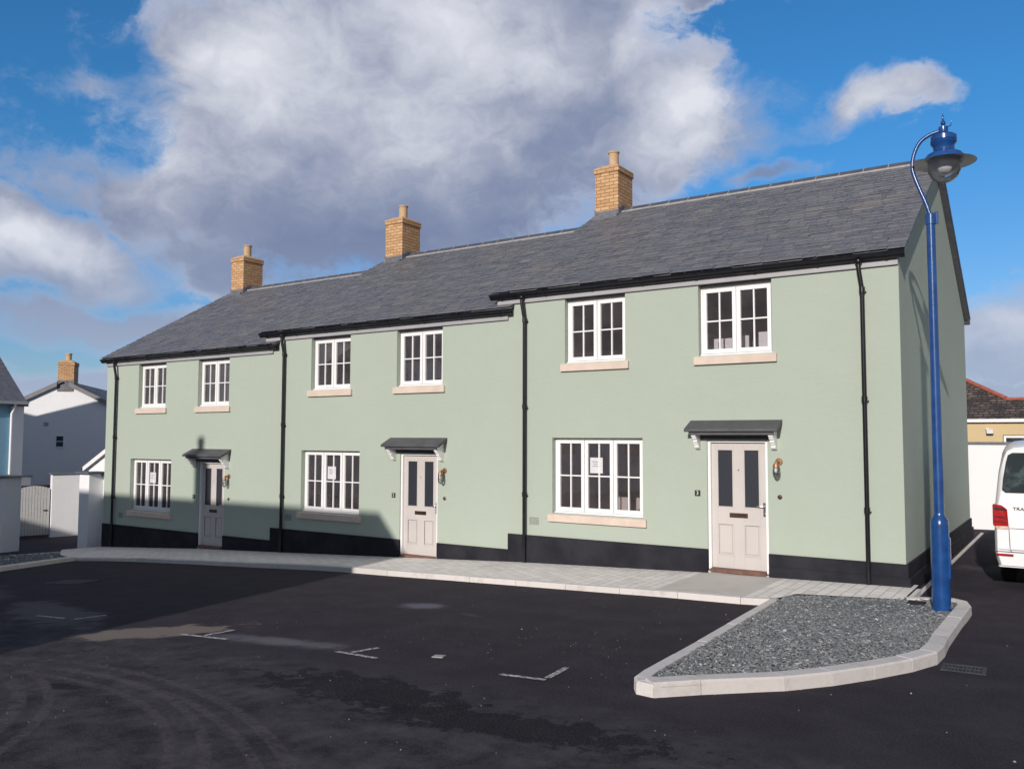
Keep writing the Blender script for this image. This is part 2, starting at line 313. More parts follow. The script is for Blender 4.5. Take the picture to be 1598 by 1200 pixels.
    c = t.mix(t.mapr(gr, .46, .25, 0, .6), c, (0.0123, 0.0123, 0.0149))
    c = t.mix(1.0, c, (1.14, 1.14, 1.24), blend='MULTIPLY')
    t.put(b.inputs['Base Color'], c)
    bump(t, b, t.math('ADD', t.math('ADD', t.noise(P2, 90, 4, .8), t.math('MULTIPLY', mid, 2.5)), t.math('MULTIPLY', gr, .8)), .012)
    t.put(b.inputs['Roughness'], t.mapr(mid, .3, .7, .72, .9))
M['asphalt'] = mat('asphalt', (.03, .03, .03), .9, 0, .04, fn=asphalt)
def paintline(t, b):
    p = wpos(t); t.put(b.inputs['Base Color'], t.mix(t.mapr(t.noise(p, 28, 5, .75), .42, .62), (.12, .115, .115), (.66, .63, .63)))
M['line'] = mat('worn_road_paint', (.4, .4, .4), .8, fn=paintline)
def chip(t, b):
    g = t.add('ShaderNodeNewGeometry'); cr = t.add('ShaderNodeValToRGB'); t.put(cr.inputs[0], g.outputs['Random Per Island']); e = cr.color_ramp.elements
    e[0].color = (.13, .138, .145, 1); e[1].color = (.50, .50, .51, 1)
    for pos, c in ((.3, (.18, .192, .205)), (.55, (.14, .152, .16)), (.75, (.25, .262, .27)), (.86, (.26, .23, .20)), (.93, (.34, .35, .37))): q = e.new(pos); q.color = (*c, 1)
    t.put(b.inputs['Base Color'], t.mix(t.mapr(t.noise(g.outputs['Position'], 60, 3), .4, .7, 0, .3), cr.outputs[0], (.05, .06, .07)))
M['chip'] = mat('slate_chippings', (.15, .16, .17), .7, fn=chip)
M['bed'] = mat('grit_bed', (.05, .055, .06), .9, fn=vary((.08, .09, .10), (.15, .16, .17), 30, .01, 60))

# ------------------------------------------------------------------ mesh helpers
class MB:
    def __init__(s): s.v = []; s.f = []; s.mi = []
    def add(s, vs, fs, mi=0):
        o = len(s.v); s.v += [tuple(v) for v in vs]; s.f += [tuple(o+i for i in f) for f in fs]; s.mi += [mi]*len(fs); return s
    def box(s, x0, x1, y0, y1, z0, z1, mi=0):
        return s.add([(x0, y0, z0), (x1, y0, z0), (x1, y1, z0), (x0, y1, z0), (x0, y0, z1), (x1, y0, z1), (x1, y1, z1), (x0, y1, z1)],
                     [(0, 3, 2, 1), (4, 5, 6, 7), (0, 1, 5, 4), (1, 2, 6, 5), (2, 3, 7, 6), (3, 0, 4, 7)], mi)
    def hexa(s, b, t, mi=0):   # bottom and top rings of n points
        n = len(b); return s.add(list(b)+list(t), [tuple(range(n))[::-1], tuple(range(n, 2*n))]+[(i, (i+1) % n, n+(i+1) % n, n+i) for i in range(n)], mi)
    def prism_x(s, prof, x0, x1, mi=0):   # profile in (y,z), extruded along x
        n = len(prof); return s.add([(x0, y, z) for y, z in prof]+[(x1, y, z) for y, z in prof], [tuple(range(n)), tuple(range(n, 2*n))[::-1]]+[(i, n+i, n+(i+1) % n, (i+1) % n) for i in range(n)], mi)
    def prism_y(s, prof, y0, y1, mi=0):   # profile in (x,z)
        n = len(prof); return s.add([(x, y0, z) for x, z in prof]+[(x, y1, z) for x, z in prof], [tuple(range(n))[::-1], tuple(range(n, 2*n))]+[(i, (i+1) % n, n+(i+1) % n, n+i) for i in range(n)], mi)
    def tube(s, pts, rad, n=12, mi=0, cap=True):
        pts = [Vector(p) for p in pts]; rads = rad if isinstance(rad, (list, tuple)) else [rad]*len(pts)
        o = len(s.v); ref = None
        for i, p in enumerate(pts):
            d = (pts[min(i+1, len(pts)-1)]-pts[max(i-1, 0)]).normalized()
            if ref is None: ref = d.orthogonal().normalized()
            else: ref = (ref-d*ref.dot(d)).normalized()
            b = d.cross(ref)
            for k in range(n):
                a = 2*math.pi*k/n; s.v.append(tuple(p+(ref*math.cos(a)+b*math.sin(a))*rads[i]))
        for i in range(len(pts)-1):
            for k in range(n): s.f.append((o+i*n+k, o+i*n+(k+1) % n, o+(i+1)*n+(k+1) % n, o+(i+1)*n+k)); s.mi.append(mi)
        if cap:
            s.f.append(tuple(o+k for k in range(n))[::-1]); s.f.append(tuple(o+(len(pts)-1)*n+k for k in range(n))); s.mi += [mi, mi]
        return s
    def lathe(s, prof, c=(0, 0, 0), n=32, mi=0, axis='z'):
        o = len(s.v)
        for r, z in prof:
            for k in range(n):
                a = 2*math.pi*k/n; q = (r*math.cos(a), r*math.sin(a), z)
                if axis == 'y': q = (q[0], -q[2], q[1])
                if axis == 'x': q = (q[2], q[0], q[1])
                s.v.append((q[0]+c[0], q[1]+c[1], q[2]+c[2]))
        for i in range(len(prof)-1):
            for k in range(n): s.f.append((o+i*n+k, o+i*n+(k+1) % n, o+(i+1)*n+(k+1) % n, o+(i+1)*n+k)); s.mi.append(mi)
        return s
    def build(s, name, mats, parent=None, loc=(0, 0, 0), bevel=0, smooth=False, seg=1):
        me = bpy.data.meshes.new(name); me.from_pydata(s.v, [], s.f)
        for mm in (mats if isinstance(mats, (list, tuple)) else [mats]): me.materials.append(M[mm] if isinstance(mm, str) else mm)
        me.polygons.foreach_set('material_index', s.mi)
        bm = bmesh.new(); bm.from_mesh(me); bmesh.ops.recalc_face_normals(bm, faces=bm.faces)
        if bevel: bmesh.ops.bevel(bm, geom=bm.edges[:], offset=bevel, segments=seg, affect='EDGES', profile=.6, clamp_overlap=True)
        bm.to_mesh(me); bm.free()
        if smooth:
            me.polygons.foreach_set('use_smooth', [True]*len(me.polygons))
            me.set_sharp_from_angle(angle=R(38))
        o = bpy.data.objects.new(name, me); col.objects.link(o); o.location = loc
        if parent: o.parent = parent
        return o
def tag(o, label=None, cat=None, group=None, kind=None):
    if label: o['label'] = label
    if cat: o['category'] = cat
    if group: o['group'] = group
    if kind: o['kind'] = kind
    return o
def thing(name, label, cat, loc=(0, 0, 0), rz=0, group=None):
    o = bpy.data.objects.new(name, None); col.objects.link(o); o.location = loc; o.rotation_euler = (0, 0, rz); o.empty_display_size = .2
    return tag(o, label, cat, group)
def text(name, s, size, mm, parent, loc, rot, depth=.002, sx=1):
    cu = bpy.data.curves.new(name, 'FONT'); cu.body = s; cu.size = size; cu.extrude = depth; cu.align_x = 'CENTER'; cu.align_y = 'CENTER'
    tmp = bpy.data.objects.new(name+'_tmp', cu); col.objects.link(tmp); bpy.context.view_layer.update()
    me = bpy.data.meshes.new_from_object(tmp.evaluated_get(bpy.context.evaluated_depsgraph_get())); me.materials.clear(); me.materials.append(M[mm])
    bpy.data.objects.remove(tmp)
    o = bpy.data.objects.new(name, me); col.objects.link(o); o.parent = parent; o.location = loc; o.rotation_euler = rot; o.scale = (sx, 1, 1); return o

# ------------------------------------------------------------------ terrain
PXS = [-60, -30, -20.5, -16.3, -13.3, -9.2, -6.57, -3, 0, 20, 60]; PZS = [-3.0, -1.4, -.92, -.66, -.52, -.32, -.19, -.06, 0.0, .25, .6]
def P(x):
    if x <= PXS[0]: return PZS[0]
    for i in range(len(PXS)-1):
        if x <= PXS[i+1]: return PZS[i]+(PZS[i+1]-PZS[i])*(x-PXS[i])/(PXS[i+1]-PXS[i])
    return PZS[-1]
def gz(x, y): return P(x)-.10+.045*max(0, min(-y, 30)-1.5)
def arange(a, b, st):
    r = []
    while a < b-1e-6: r.append(a); a += st
    return r
gx = [-3000, -800, -300, -120, -60, -45]+arange(-36, 12, .4)+[12, 16, 20, 40, 60, 120, 400, 3000]
gy = [-3000, -800, -200, -80, -50, -40, -30]+arange(-26, 2, .4)+[2, 4, 8, 12, 20, 40, 80, 200, 800, 3000]
g = MB(); nx = len(gx)
for y in gy:
    for x in gx: g.v.append((x, y, gz(x, y)))
for j in range(len(gy)-1):
    for i in range(nx-1): g.f.append((j*nx+i, j*nx+i+1, (j+1)*nx+i+1, (j+1)*nx+i)); g.mi.append(0)
tag(g.build('road', 'asphalt', smooth=True), kind='structure')

def road_strip(name, segs, wd):
    q = MB()
    for (x0, y0), (x1, y1) in segs:
        d = Vector((x1-x0, y1-y0)); L = d.length; d /= L; n = Vector((-d.y, d.x))*wd/2; k = max(2, int(L/.1))
        for i in range(k):
            a = Vector((x0, y0))+d*L*i/k; b = Vector((x0, y0))+d*L*(i+1)/k
            q.add([(p.x, p.y, gz(p.x, p.y)+.005) for p in (a-n, b-n, b+n, a+n)], [(0, 1, 2, 3)])
    return q.build(name, 'line')
tag(road_strip('bay_markings', [((-5.975, -7.711), (-5.29, -7.64)), ((-5.69, -7.62), (-5.73, -7.22)), ((-3.87, -7.49), (-3.32, -7.52)), ((-3.71, -7.44), (-3.66, -7.13)),
     ((-2.03, -7.39), (-1.61, -7.33)), ((-1.63, -7.27), (-1.70, -6.83)), ((-8.85, -7.76), (-8.3, -7.72)), ((-8.1, -7.7), (-8.1, -7.3)), ((-10.4, -7.8), (-9.9, -7.75))], .058), kind='structure')

# pavement in front of the terrace, with its kerb stones
KL = [(-1.39, -1.93), (-1.76, -2.02), (-3.57, -2.05), (-6.37, -1.98), (-8.35, -1.80), (-9.7, -1.62), (-10.5, -1.60), (-12.06, -1.69), (-14.1, -1.78), (-15.9, -1.95), (-17.1, -2.08), (-17.9, -2.25)]
def ky(x):
    for (x0, y0), (x1, y1) in zip(KL, KL[1:]):
        if x >= x1: return y0+(y1-y0)*min(1, max(0, (x-x0)/(x1-x0)))
    return KL[-1][1]
q = MB(); xs = arange(-18.0, -1.35, .3)+[-1.35]
for a, b in zip(xs, xs[1:]):
    q.add([(a, ky(a)+.12, P(a)+.004), (b, ky(b)+.12, P(b)+.004), (b, .25, P(b)+.004), (a, .25, P(a)+.004)], [(0, 1, 2, 3)])
xs = [-1.35, -1.2, -.9, -.6, -.3, 0, .12]
def iy(x): return -1.32+(x+1.2)*.19
for a, b in zip(xs, xs[1:]):
    ya, yb = (iy(a) if a > -1.3 else ky(a)+.1), iy(b)
    q.add([(a, ya, P(a)+.004), (b, yb, P(b)+.004), (b, .25, P(b)+.004), (a, .25, P(a)+.004)], [(0, 1, 2, 3)])
q.add([(-20.7, .25, P(-20.7)+.004), (-21.0, -.9, P(-21)+.004), (-19.5, -1.75, P(-19.5)+.004), (-18.0, -2.3, P(-18)+.004), (-18.0, .25, P(-18)+.004)], [(0, 1, 2, 3, 4)])
tag(q.build('pavement', 'paving'), kind='structure')

def kerb_run(mb, pts, wd, h, unit=.98, hfun=None, gap=.006, inward=1, closed=False):
    """kerb stones along a polyline; the polyline is the outer (road side) top edge, the stone lies to its left*inward"""
    segs = []
    for a, b in zip(pts, pts[1:]):
        L = math.dist(a, b); k = max(1, round(L/unit))
        for i in range(k): segs.append(((a[0]+(b[0]-a[0])*i/k, a[1]+(b[1]-a[1])*i/k), (a[0]+(b[0]-a[0])*(i+1)/k, a[1]+(b[1]-a[1])*(i+1)/k)))
    N = []
    for a, b in segs:
        d = Vector((b[0]-a[0], b[1]-a[1])).normalized(); N.append(Vector((-d.y, d.x))*inward)
    for i, (a, b) in enumerate(segs):
        def mit(j, k):
            if 0 <= j < len(N) and 0 <= k < len(N) and N[j].dot(N[k]) > .0:
                v = (N[j]+N[k]).normalized(); return v/max(.5, v.dot(N[j]))
            return N[i]
        na, nb = mit(i-1, i), mit(i, i+1)
        d = Vector((b[0]-a[0], b[1]-a[1])).normalized()*gap/2
        A = Vector(a)+d; B = Vector(b)-d; jz = random.uniform(-.003, .003); j2 = random.uniform(-.004, .004)
        A2 = A+na*wd; B2 = B+nb*wd
        zf = lambda p, q: (gz(q.x, q.y)+h if hfun is None else hfun(q.x, q.y))+jz
        za, zb = zf(A, A), zf(B, B)
        ba = A-na*.012; bb = B-nb*.012     # battered face
        c = .016
        A1 = A+na*c; B1 = B+nb*c; A1 += na*j2*.3
        vs = [(ba.x, ba.y, za-.4), (bb.x, bb.y, zb-.4), (B2.x, B2.y, zb-.4), (A2.x, A2.y, za-.4),
              (A.x, A.y, za-c), (B.x, B.y, zb-c), (B1.x, B1.y, zb), (A1.x, A1.y, za), (B2.x, B2.y, zb), (A2.x, A2.y, za)]
        mb.add(vs, [(0, 1, 5, 4), (4, 5, 6, 7), (7, 6, 8, 9), (1, 2, 8, 6, 5), (2, 3, 9, 8), (3, 0, 4, 7, 9)])
q = MB(); kerb_run(q, KL, .125, 0, hfun=lambda x, y: P(x)+.008, inward=-1)
q2 = [(-17.9, -2.25), (-17.55, -2.8), (-17.0, -3.6), (-16.15, -4.8), (-15.3, -6.1), (-14.6, -7.4)]
kerb_run(q, q2, .13, 0, hfun=lambda x, y: gz(x, y)+.10, inward=-1)
tag(q.build('pavement_kerb', 'kerb'), kind='structure')
q = MB(); kerb_run(q, [(-20.9, -.95), (-21.2, -1.7), (-21.2, -2.7), (-21.0, -4.2), (-20.5, -6)], .1, .07, inward=1)
tag(q.build('driveway_kerb', 'kerb'), kind='structure')

# raised slate bed (island) beside the lamp
OUT = [(-1.39, -1.93), (-1.06, -5.4), (-.93, -6.9), (-.89, -7.15), (-.80, -7.30), (-.64, -7.33), (-.38, -7.02), (.12, -6.50), (.39, -6.08), (.62, -5.62), (.84, -5.10), (.975, -4.62), (.985, -4.2), (.955, -3.6), (.93, -2.2), (.93, -1.15), (.86, -.82), (.70, -.68), (.45, -.72), (.1, -.86)]
q = MB(); kerb_run(q, OUT[:4], .125, .10, 1.0, inward=1); kerb_run(q, OUT[3:6], .16, .10, .6, inward=1); kerb_run(q, OUT[5:], .15, .115, .98, inward=1)
tag(q.build('island_kerb', 'kerb'), kind='structure')
INN = [(-1.02, -1.30), (-1.3, -1.42), (-1.2, -2.5), (-.80, -6.9), (-.72, -7.12), (-.58, -7.2), (-.34, -6.92), (.12, -6.33), (.48, -5.6), (.68, -5.05), (.82, -4.55), (.84, -3.6), (.81, -2.2), (.80, -1.2), (.72, -.9), (.5, -.84), (.1, -1.0), (-.4, -1.17)]
def inside(x, y, poly):
    c = False; j = len(poly)-1
    for i in range(len(poly)):
        a, b = poly[i], poly[j]
        if (a[1] > y) != (b[1] > y) and x < (b[0]-a[0])*(y-a[1])/(b[1]-a[1])+a[0]: c = not c
        j = i
    return c
def chips(name, poly, zoff, n, s0, s1, bedname, bedpoly=None):
    xs_, ys_ = [p[0] for p in poly], [p[1] for p in poly]; q = MB()
    b = MB(); bp_ = bedpoly or poly; b.add([(x, y, gz(x, y)+zoff-.012) for x, y in bp_], [tuple(range(len(bp_)))]); k = 0
    while k < n:
        x, y = random.uniform(min(xs_), max(xs_)), random.uniform(min(ys_), max(ys_))
        if not inside(x, y, poly): continue
        k += 1; s = random.uniform(s0, s1)*random.choice((.6, .8, 1, 1, 1.3)); z = gz(x, y)+zoff+random.uniform(-.010, .010)
        a = random.uniform(0, 6.28); t1, t2 = random.gauss(0, .24), random.gauss(0, .24); th = s*random.uniform(.1, .25)
        rot = Matrix.Rotation(a, 3, 'Z') @ Matrix.Rotation(t1, 3, 'X') @ Matrix.Rotation(t2, 3, 'Y')
        m_ = random.choice((3, 4, 4, 5)); el_ = random.uniform(.35, .9)
        ring = [Vector((math.cos(6.283*i/m_+random.uniform(-.4, .4))*s*.5, math.sin(6.283*i/m_+random.uniform(-.4, .4))*s*.5*el_, 0)) for i in range(m_)]
        C0 = Vector((x, y, z)); bt = [C0+rot @ v for v in ring]; tp = [C0+rot @ (v*.9+Vector((0, 0, th))) for v in ring]
        q.hexa(bt, tp)
    tag(b.build(bedname, 'bed'), kind='structure')
    return q.build(name, 'chip')
tag(chips('slate_chippings', INN, .09, 24000, .018, .042, 'island_bed', [(-1.33, -1.2)]+[(x+(.04 if x < 0 else -.04), y+(.04 if y < -4 else 0)) for x, y in OUT[1:-3]]+[(.8, -.72), (.5, -.78), (.12, -.9), (.0, -.85)]), 'grey slate chippings filling the kerbed island by the lamp', 'gravel', kind='stuff')
LB = [(-18.1, -2.3), (-17.7, -2.85), (-16.3, -5.0), (-14.75, -7.4), (-18.5, -7.4), (-20.9, -4.2), (-21.1, -2.7), (-21.05, -1.7), (-20.6, -1.15)]
tag(chips('slate_chippings', LB, .06, 2600, .04, .1, 'gravel_bed'), 'dark shingle strip in shade at the far left kerb', 'gravel', kind='stuff')

# pale kerb edging along the gable
q = MB()
for i in range(11):
    y0 = -.92+i*.95; q.box(.125, .185, y0+.004, y0+.945, -.4, -.075 if i else -.01+random.uniform(-.003, .003))
tag(q.build('gable_edging', 'kerb', bevel=.006), kind='structure')

# loose grit
q = MB()
for i in range(190):
    if i < 165: x, y = random.uniform(-6, 2.4), random.uniform(-10.5, -2.2)
    else: x, y = random.gauss(-2.2, .5), random.gauss(-6.2, .45)
    if inside(x, y, OUT) or y > ky(x)-.1: continue
    s = random.choice((.004, .005, .006, .010 if random.random() < .12 else .005)); z = gz(x, y)
    q.hexa([(x+s*math.cos(a+x), y+s*math.sin(a+x)*.8, z-.002) for a in (0, 1.7, 3.3, 4.8)], [(x+s*.6*math.cos(a+x), y+s*.5*math.sin(a+x), z+s*.8) for a in (0, 1.7, 3.3, 4.8)])
tag(q.build('loose_grit', 'mortar'), 'pale stone grit scattered over the dark asphalt', 'grit', kind='stuff')

# iron covers
def cover(x, y, sx, sy, rz, label, cat, name, slots):
    t = thing(name, label, cat, (x, y, gz(x, y)), rz)
    t.rotation_euler = (math.atan(-.045) if y < -1.5 else 0, -math.atan((gz(x+.5, y)-gz(x-.5, y))), rz)
    f = MB(); fw_ = .035
    f.box(-sx/2, sx/2, -sy/2, -sy/2+fw_, -.03, .008); f.box(-sx/2, sx/2, sy/2-fw_, sy/2, -.03, .008); f.box(-sx/2, -sx/2+fw_, -sy/2+fw_, sy/2-fw_, -.03, .008); f.box(sx/2-fw_, sx/2, -sy/2+fw_, sy/2-fw_, -.03, .008)
    f.build('frame', 'iron', t)
    f = MB(); ix, iy_ = sx/2-fw_-.004, sy/2-fw_-.004
    if slots:
        k = 9
        for i in range(k): a = -ix+2*ix*i/k; f.box(a, a+2*ix/k*.5, -iy_, iy_, -.02, .007)
        f.box(-ix, ix, -.012, .012, -.02, .0075)
        f.build('grating', 'iron', t)
    else:
        f.box(-ix, ix, -iy_, iy_, -.02, .005)
        for i in range(7):
            for j in range(7): cx, cy = -ix+2*ix*(i+.5)/7, -iy_+2*iy_*(j+.5)/7; f.box(cx-.02, cx+.02, cy-.02, cy+.02, .004, .010)
        f.build('lid', 'iron', t)
cover(1.2, -4.68, .36, .34, .05, 'iron road drain grating beside the raised kerbed bed', 'drain', 'drain_grating', True)
cover(-12.7, -5.2, .75, .6, .3, 'iron manhole cover in the shaded tarmac at the left', 'manhole cover', 'manhole_cover', False)
b = MB(); x, y = -2.9, -7.13; b.box(-.055, .055, -.05, .05, -.01, .009); o = b.build('stop_tap_cover', 'mortar', bevel=.003, loc=(x, y, gz(x, y))); o.rotation_euler = (-.045, -.04, .3)
tag(o, 'small pale square cover plate set in the tarmac between two bay marks', 'cover plate')

# ------------------------------------------------------------------ terrace houses
def holed_wall(mb, x0, x1, z0, z1, y0, y1, holes, mo=0, mi=1):
    xs = sorted({x0, x1, *[h[0] for h in holes], *[h[1] for h in holes]}); zs = sorted({z0, z1, *[min(h[3], z1) for h in holes], *[h[2] for h in holes]})
    for a, b in zip(xs, xs[1:]):
        for c, d in zip(zs, zs[1:]):
            mx_, mz = (a+b)/2, (c+d)/2
            if any(h[0] < mx_ < h[1] and h[2] < mz < h[3] for h in holes): continue
            mb.add([(a, y0, c), (b, y0, c), (b, y0, d), (a, y0, d)], [(0, 1, 2, 3)], mo)
            mb.add([(a, y1, c), (b, y1, c), (b, y1, d), (a, y1, d)], [(3, 2, 1, 0)], mi)
    for a, b, c, d in holes:
        d = min(d, z1)
        mb.add([(a, y0, c), (a, y1, c), (a, y1, d), (a, y0, d)], [(0, 1, 2, 3)], mo); mb.add([(b, y0, c), (b, y1, c), (b, y1, d), (b, y0, d)], [(0, 1, 2, 3)], mo)
        mb.add([(a, y0, c), (b, y0, c), (b, y1, c), (a, y1, c)], [(0, 1, 2, 3)], mo); mb.add([(a, y0, d), (b, y0, d), (b, y1, d), (a, y1, d)], [(0, 1, 2, 3)], mo)
def vec_norm_fix(o): pass

def slates(mb, xl, xr, y0, y1, zf, expo=.178, back=False, wmin=.15, wmax=.40):
    """individual slates laid from eave (y0) to ridge (y1) on the roof line z=zf(y)"""
    sgn = 1 if y1 > y0 else -1; L = math.hypot(y1-y0, zf(y1)-zf(y0)); n = int(L/expo); ux, uz = (y1-y0)/L, (zf(y1)-zf(y0))/L
    for i in range(n+1):
        s0 = i*expo; x = xl-random.uniform(0, .2)
        while x < xr:
            wd = random.uniform(wmin, wmax); a, b = max(x, xl), min(x+wd-.006, xr)
            x += wd
            if b-a < .03: continue
            if b > xr-.12 and xr-b > 0: b = xr; x = xr
            js = random.uniform(-.014, .014); s = s0+js; e = min(s0+expo*1.75, L)
            th = random.uniform(.006, .015); lift = .018+random.uniform(0, .006)
            def pt(xx, ss, h): return (xx, y0+ux*ss-uz*h*sgn*1, zf(y0)+uz*ss+abs(ux)*h)
            sk = random.uniform(-.008, .008)
            vs = [pt(a, s, lift), pt(b, s+sk, lift), pt(b, e, .0), pt(a, e, .0), pt(a, s+.004, lift+th), pt(b, s+sk+.004, lift+th), pt(b, e, .006), pt(a, e, .006)]
            mb.add(vs, [(0, 3, 2, 1), (4, 5, 6, 7), (0, 1, 5, 4), (1, 2, 6, 5), (2, 3, 7, 6), (3, 0, 4, 7)])

def window(parent, x0, x1, z0, z1, nl, sill=None, head=None, top=None, notice=None):
    yf = .115; f = MB(); fr = .035
    f.box(x0+.002, x1-.002, yf, yf+.07, z1-fr, z1-.001); f.box(x0+.002, x1-.002, yf, yf+.07, z0, z0+fr)
    f.box(x0+.002, x0+fr, yf, yf+.07, z0+fr, z1-fr); f.box(x1-fr, x1-.002, yf, yf+.07, z0+fr, z1-fr)
    f.box(x0+.004, x1-.004, yf-.045, yf-.002, z0+.002, z0+.028)      # timber sub-sill nose
    cw = (x1-x0-2*fr)/nl
    for i in range(1, nl): xm = x0+fr+cw*i; f.box(xm-.006, xm+.006, yf+.012, yf+.07, z0+fr, z1-fr)
    fo = f.build('window', 'white', parent, bevel=.003)
    if sill:
        s = MB(); a, b, c = x0-.075, x1+.075, z0-.002
        s.hexa([(a, -.055, c-.15), (b, -.055, c-.15), (b, .10, c-.15), (a, .10, c-.15)], [(a, -.055, c-.018), (b, -.055, c-.018), (b, .10, c), (a, .10, c)])
        s.build('window_sill', 'sill', fo, bevel=.005)
    if head:
        h = MB(); h.box(x0+.001, x1-.001, .06, .17, z1+.001, head); h.build('head_strip', 'lintel', fo)
    for i in range(nl):
        a = x0+fr+cw*i+.007; b = x0+fr+cw*(i+1)-.007; st = .062; c = MB(); y_ = yf-.012; y1_ = yf+.045
        lo, hi = z0+fr+.005, z1-fr-.005
        c.box(a, a+st, y_, y1_, lo, hi); c.box(b-st, b, y_, y1_, lo, hi); c.box(a+st, b-st, y_, y1_, lo, lo+st+.01); c.box(a+st, b-st, y_, y1_, hi-st, hi)
        bw = .012; xm = (a+b)/2; zm = (lo+hi)/2
        c.box(xm-bw, xm+bw, y_+.01, y1_-.008, lo+st+.01, hi-st); c.box(a+st, xm-bw, y_+.01, y1_-.008, zm-bw, zm+bw); c.box(xm+bw, b-st, y_+.01, y1_-.008, zm-bw, zm+bw)
        c.build('casement', 'white', fo, bevel=.0025)
        p = MB(); p.box(a+st-.01, b-st+.01, yf+.02, yf+.021, lo+st, hi-st+.01); p.build('pane', 'glass', fo)
        if i == nl-1 or nl == 2:
            hd = MB(); hx = b-st*.5 if nl == 3 else (b-st+.0 if i == 0 else a+st*.5); hd.box(xm-.05, xm-.04, y1_+.02, y1_+.03, lo+.09, lo+.19); hd.build('stay', 'chrome', fo)
    return fo

def house(k, x, z, wl, wr, labels, roofL, roofR, pipes, gable_right=False):
    H = thing('terraced_house', labels, 'house', (x, 0, z), group='sage green terraced houses in the row')
    D = 8.68; WT = 4.71; RIDGE = 4.34; SL = .573; e0 = 4.99
    UA = (-5.685, -4.457); UB = (-3.102, -1.875); CC = (-5.956, -4.139); DR = (-2.98, -1.98)
    uz0, uz1 = 3.50, 4.663; cz0, cz1 = .757, 2.135
    holes = [(UA[0], UA[1], uz0, 9), (UB[0], UB[1], uz0, 9), (CC[0], CC[1], cz0, cz1), (DR[0], DR[1], -.02, 2.10)]
    wl_ = MB(); bot = -1.2
    holed_wall(wl_, wl, wr, bot, WT, 0, .28, holes)
    # back wall, flanks with gables
    for y0, y1 in ((D, D-.28),):
        wl_.add([(wl, y0, bot), (wr, y0, bot), (wr, y0, WT), (wl, y0, WT)], [(0, 1, 2, 3)], 0); wl_.add([(wl+.2, y1, bot), (wr-.2, y1, bot), (wr-.2, y1, WT), (wl+.2, y1, WT)], [(3, 2, 1, 0)], 1)
    def prof(dz): return [(0, bot), (D, bot), (D, WT+dz+.12), (RIDGE, e0+SL*RIDGE-.10+dz), (0, WT+.12+dz)]
    for xx, xi in ((wl, wl+.2), (wr, wr-.2)):
        pr = [(0, bot), (D, bot), (D, 4.86), (RIDGE, 7.38), (0, 4.86)]
        wl_.add([(xx, y, zz) for y, zz in pr], [(0, 1, 2, 3, 4)], 0); wl_.add([(xi, y, zz) for y, zz in pr], [(4, 3, 2, 1, 0)], 1)
    wl_.add([(wl, 0, WT), (wr, 0, WT), (wr, 0, 4.85), (wl, 0, 4.85)], [(0, 1, 2, 3)], 0)
    wl_.build('wall', ['green', 'inner'], H)
    i = MB()
    i.box(wl+.2, wr-.2, .28, D-.28, -.06, 0.0, 1); i.box(wl+.2, wr-.2, .28, D-.28, 2.42, 2.62, 0); i.box(wl+.2, wr-.2, .28, D-.28, 4.72, 4.75, 0)
    i.box(wl+.2, wr-.2, 3.2, 3.3, 0, 2.42, 0); i.box(wl+.2, wr-.2, 3.0, 3.1, 2.62, 4.72, 0); i.box(-3.75, -3.65, .28, 3.2, 0, 2.42, 0); i.box(-3.85, -3.75, .28, 3.0, 2.62, 4.72, 0)
    i.build('interior', ['inner', 'floorin'], H)
    # plinth
    p = MB(); pt_ = .325
    for a, b in ((wl-.004 if k == 1 else wl, DR[0]), (DR[1], wr+(.032 if gable_right else 0))):
        if b-a > .02: p.box(a, b, -.028, .05, bot, pt_)
    if gable_right:
        p.box(wr-.05, wr+.032, .05, D+.03, bot, pt_); p.box(DR[1]+.02, wr+.062, -.052, -.027, bot, .13); p.box(wr+.033, wr+.062, -.027, D+.05, bot, .13)
    if k == 1: p.box(wl-.03, wl+.05, .05, D, bot, pt_)
    p.build('plinth', 'black', H, bevel=.006)
    # windows
    for a, b in (UA, UB):
        window(H, a, b, uz0, uz1, 2, True, WT)
    wc = window(H, CC[0], CC[1], cz0, cz1, 3, True)
    n = MB(); n.box(-5.235, -4.98, .128, .130, 1.50, 1.78); no = n.build('paper_notice', 'paper', wc)
    n = MB()
    for j, (a, b) in enumerate(((-5.19, -5.06), (-5.17, -5.08), (-5.19, -5.05))): n.box(a, b, .1255, .1275, 1.70-j*.04, 1.712-j*.04)
    n.build('printed_lines', 'ink', wc)
    # door
    dr = MB(); yd = .08; x0, x1 = DR[0]+.05, DR[1]-.045; zt = 2.065
    px = [(x0, -2.835), (-2.566, -2.394), (-2.134, x1)]
    gz0, gz1, lz0, lz1 = 1.01, 1.955, .24, .75
    for a, b in px: dr.box(a, b, yd, yd+.045, .03, zt)
    for a, b in ((-2.835, -2.566), (-2.394, -2.134)):
        dr.box(a, b, yd, yd+.045, gz1, zt); dr.box(a, b, yd, yd+.045, lz1, gz0); dr.box(a, b, yd, yd+.045, .03, lz0); dr.box(a, b, yd+.02, yd+.04, lz0, lz1)
        dr.box(a+.035, b-.035, yd+.006, yd+.021, lz0+.035, lz1-.035)
        for c0, c1 in ((gz0, gz1), (lz0, lz1)):
            w_ = .016
            dr.box(a-.004, b+.004, yd-.007, yd+.01, c1-w_, c1+.004); dr.box(a-.004, b+.004, yd-.007, yd+.01, c0-.004, c0+w_)
            dr.box(a-.004, a+w_, yd-.007, yd+.01, c0+w_, c1-w_); dr.box(b-w_, b+.004, yd-.007, yd+.01, c0+w_, c1-w_)
    do = dr.build('door', 'door', H, bevel=.003)
    for a, b in ((-2.835, -2.566), (-2.394, -2.134)):
        q = MB(); q.box(a, b, yd+.015, yd+.03, gz0, gz1); q.build('glass_panel', 'obscure', do)
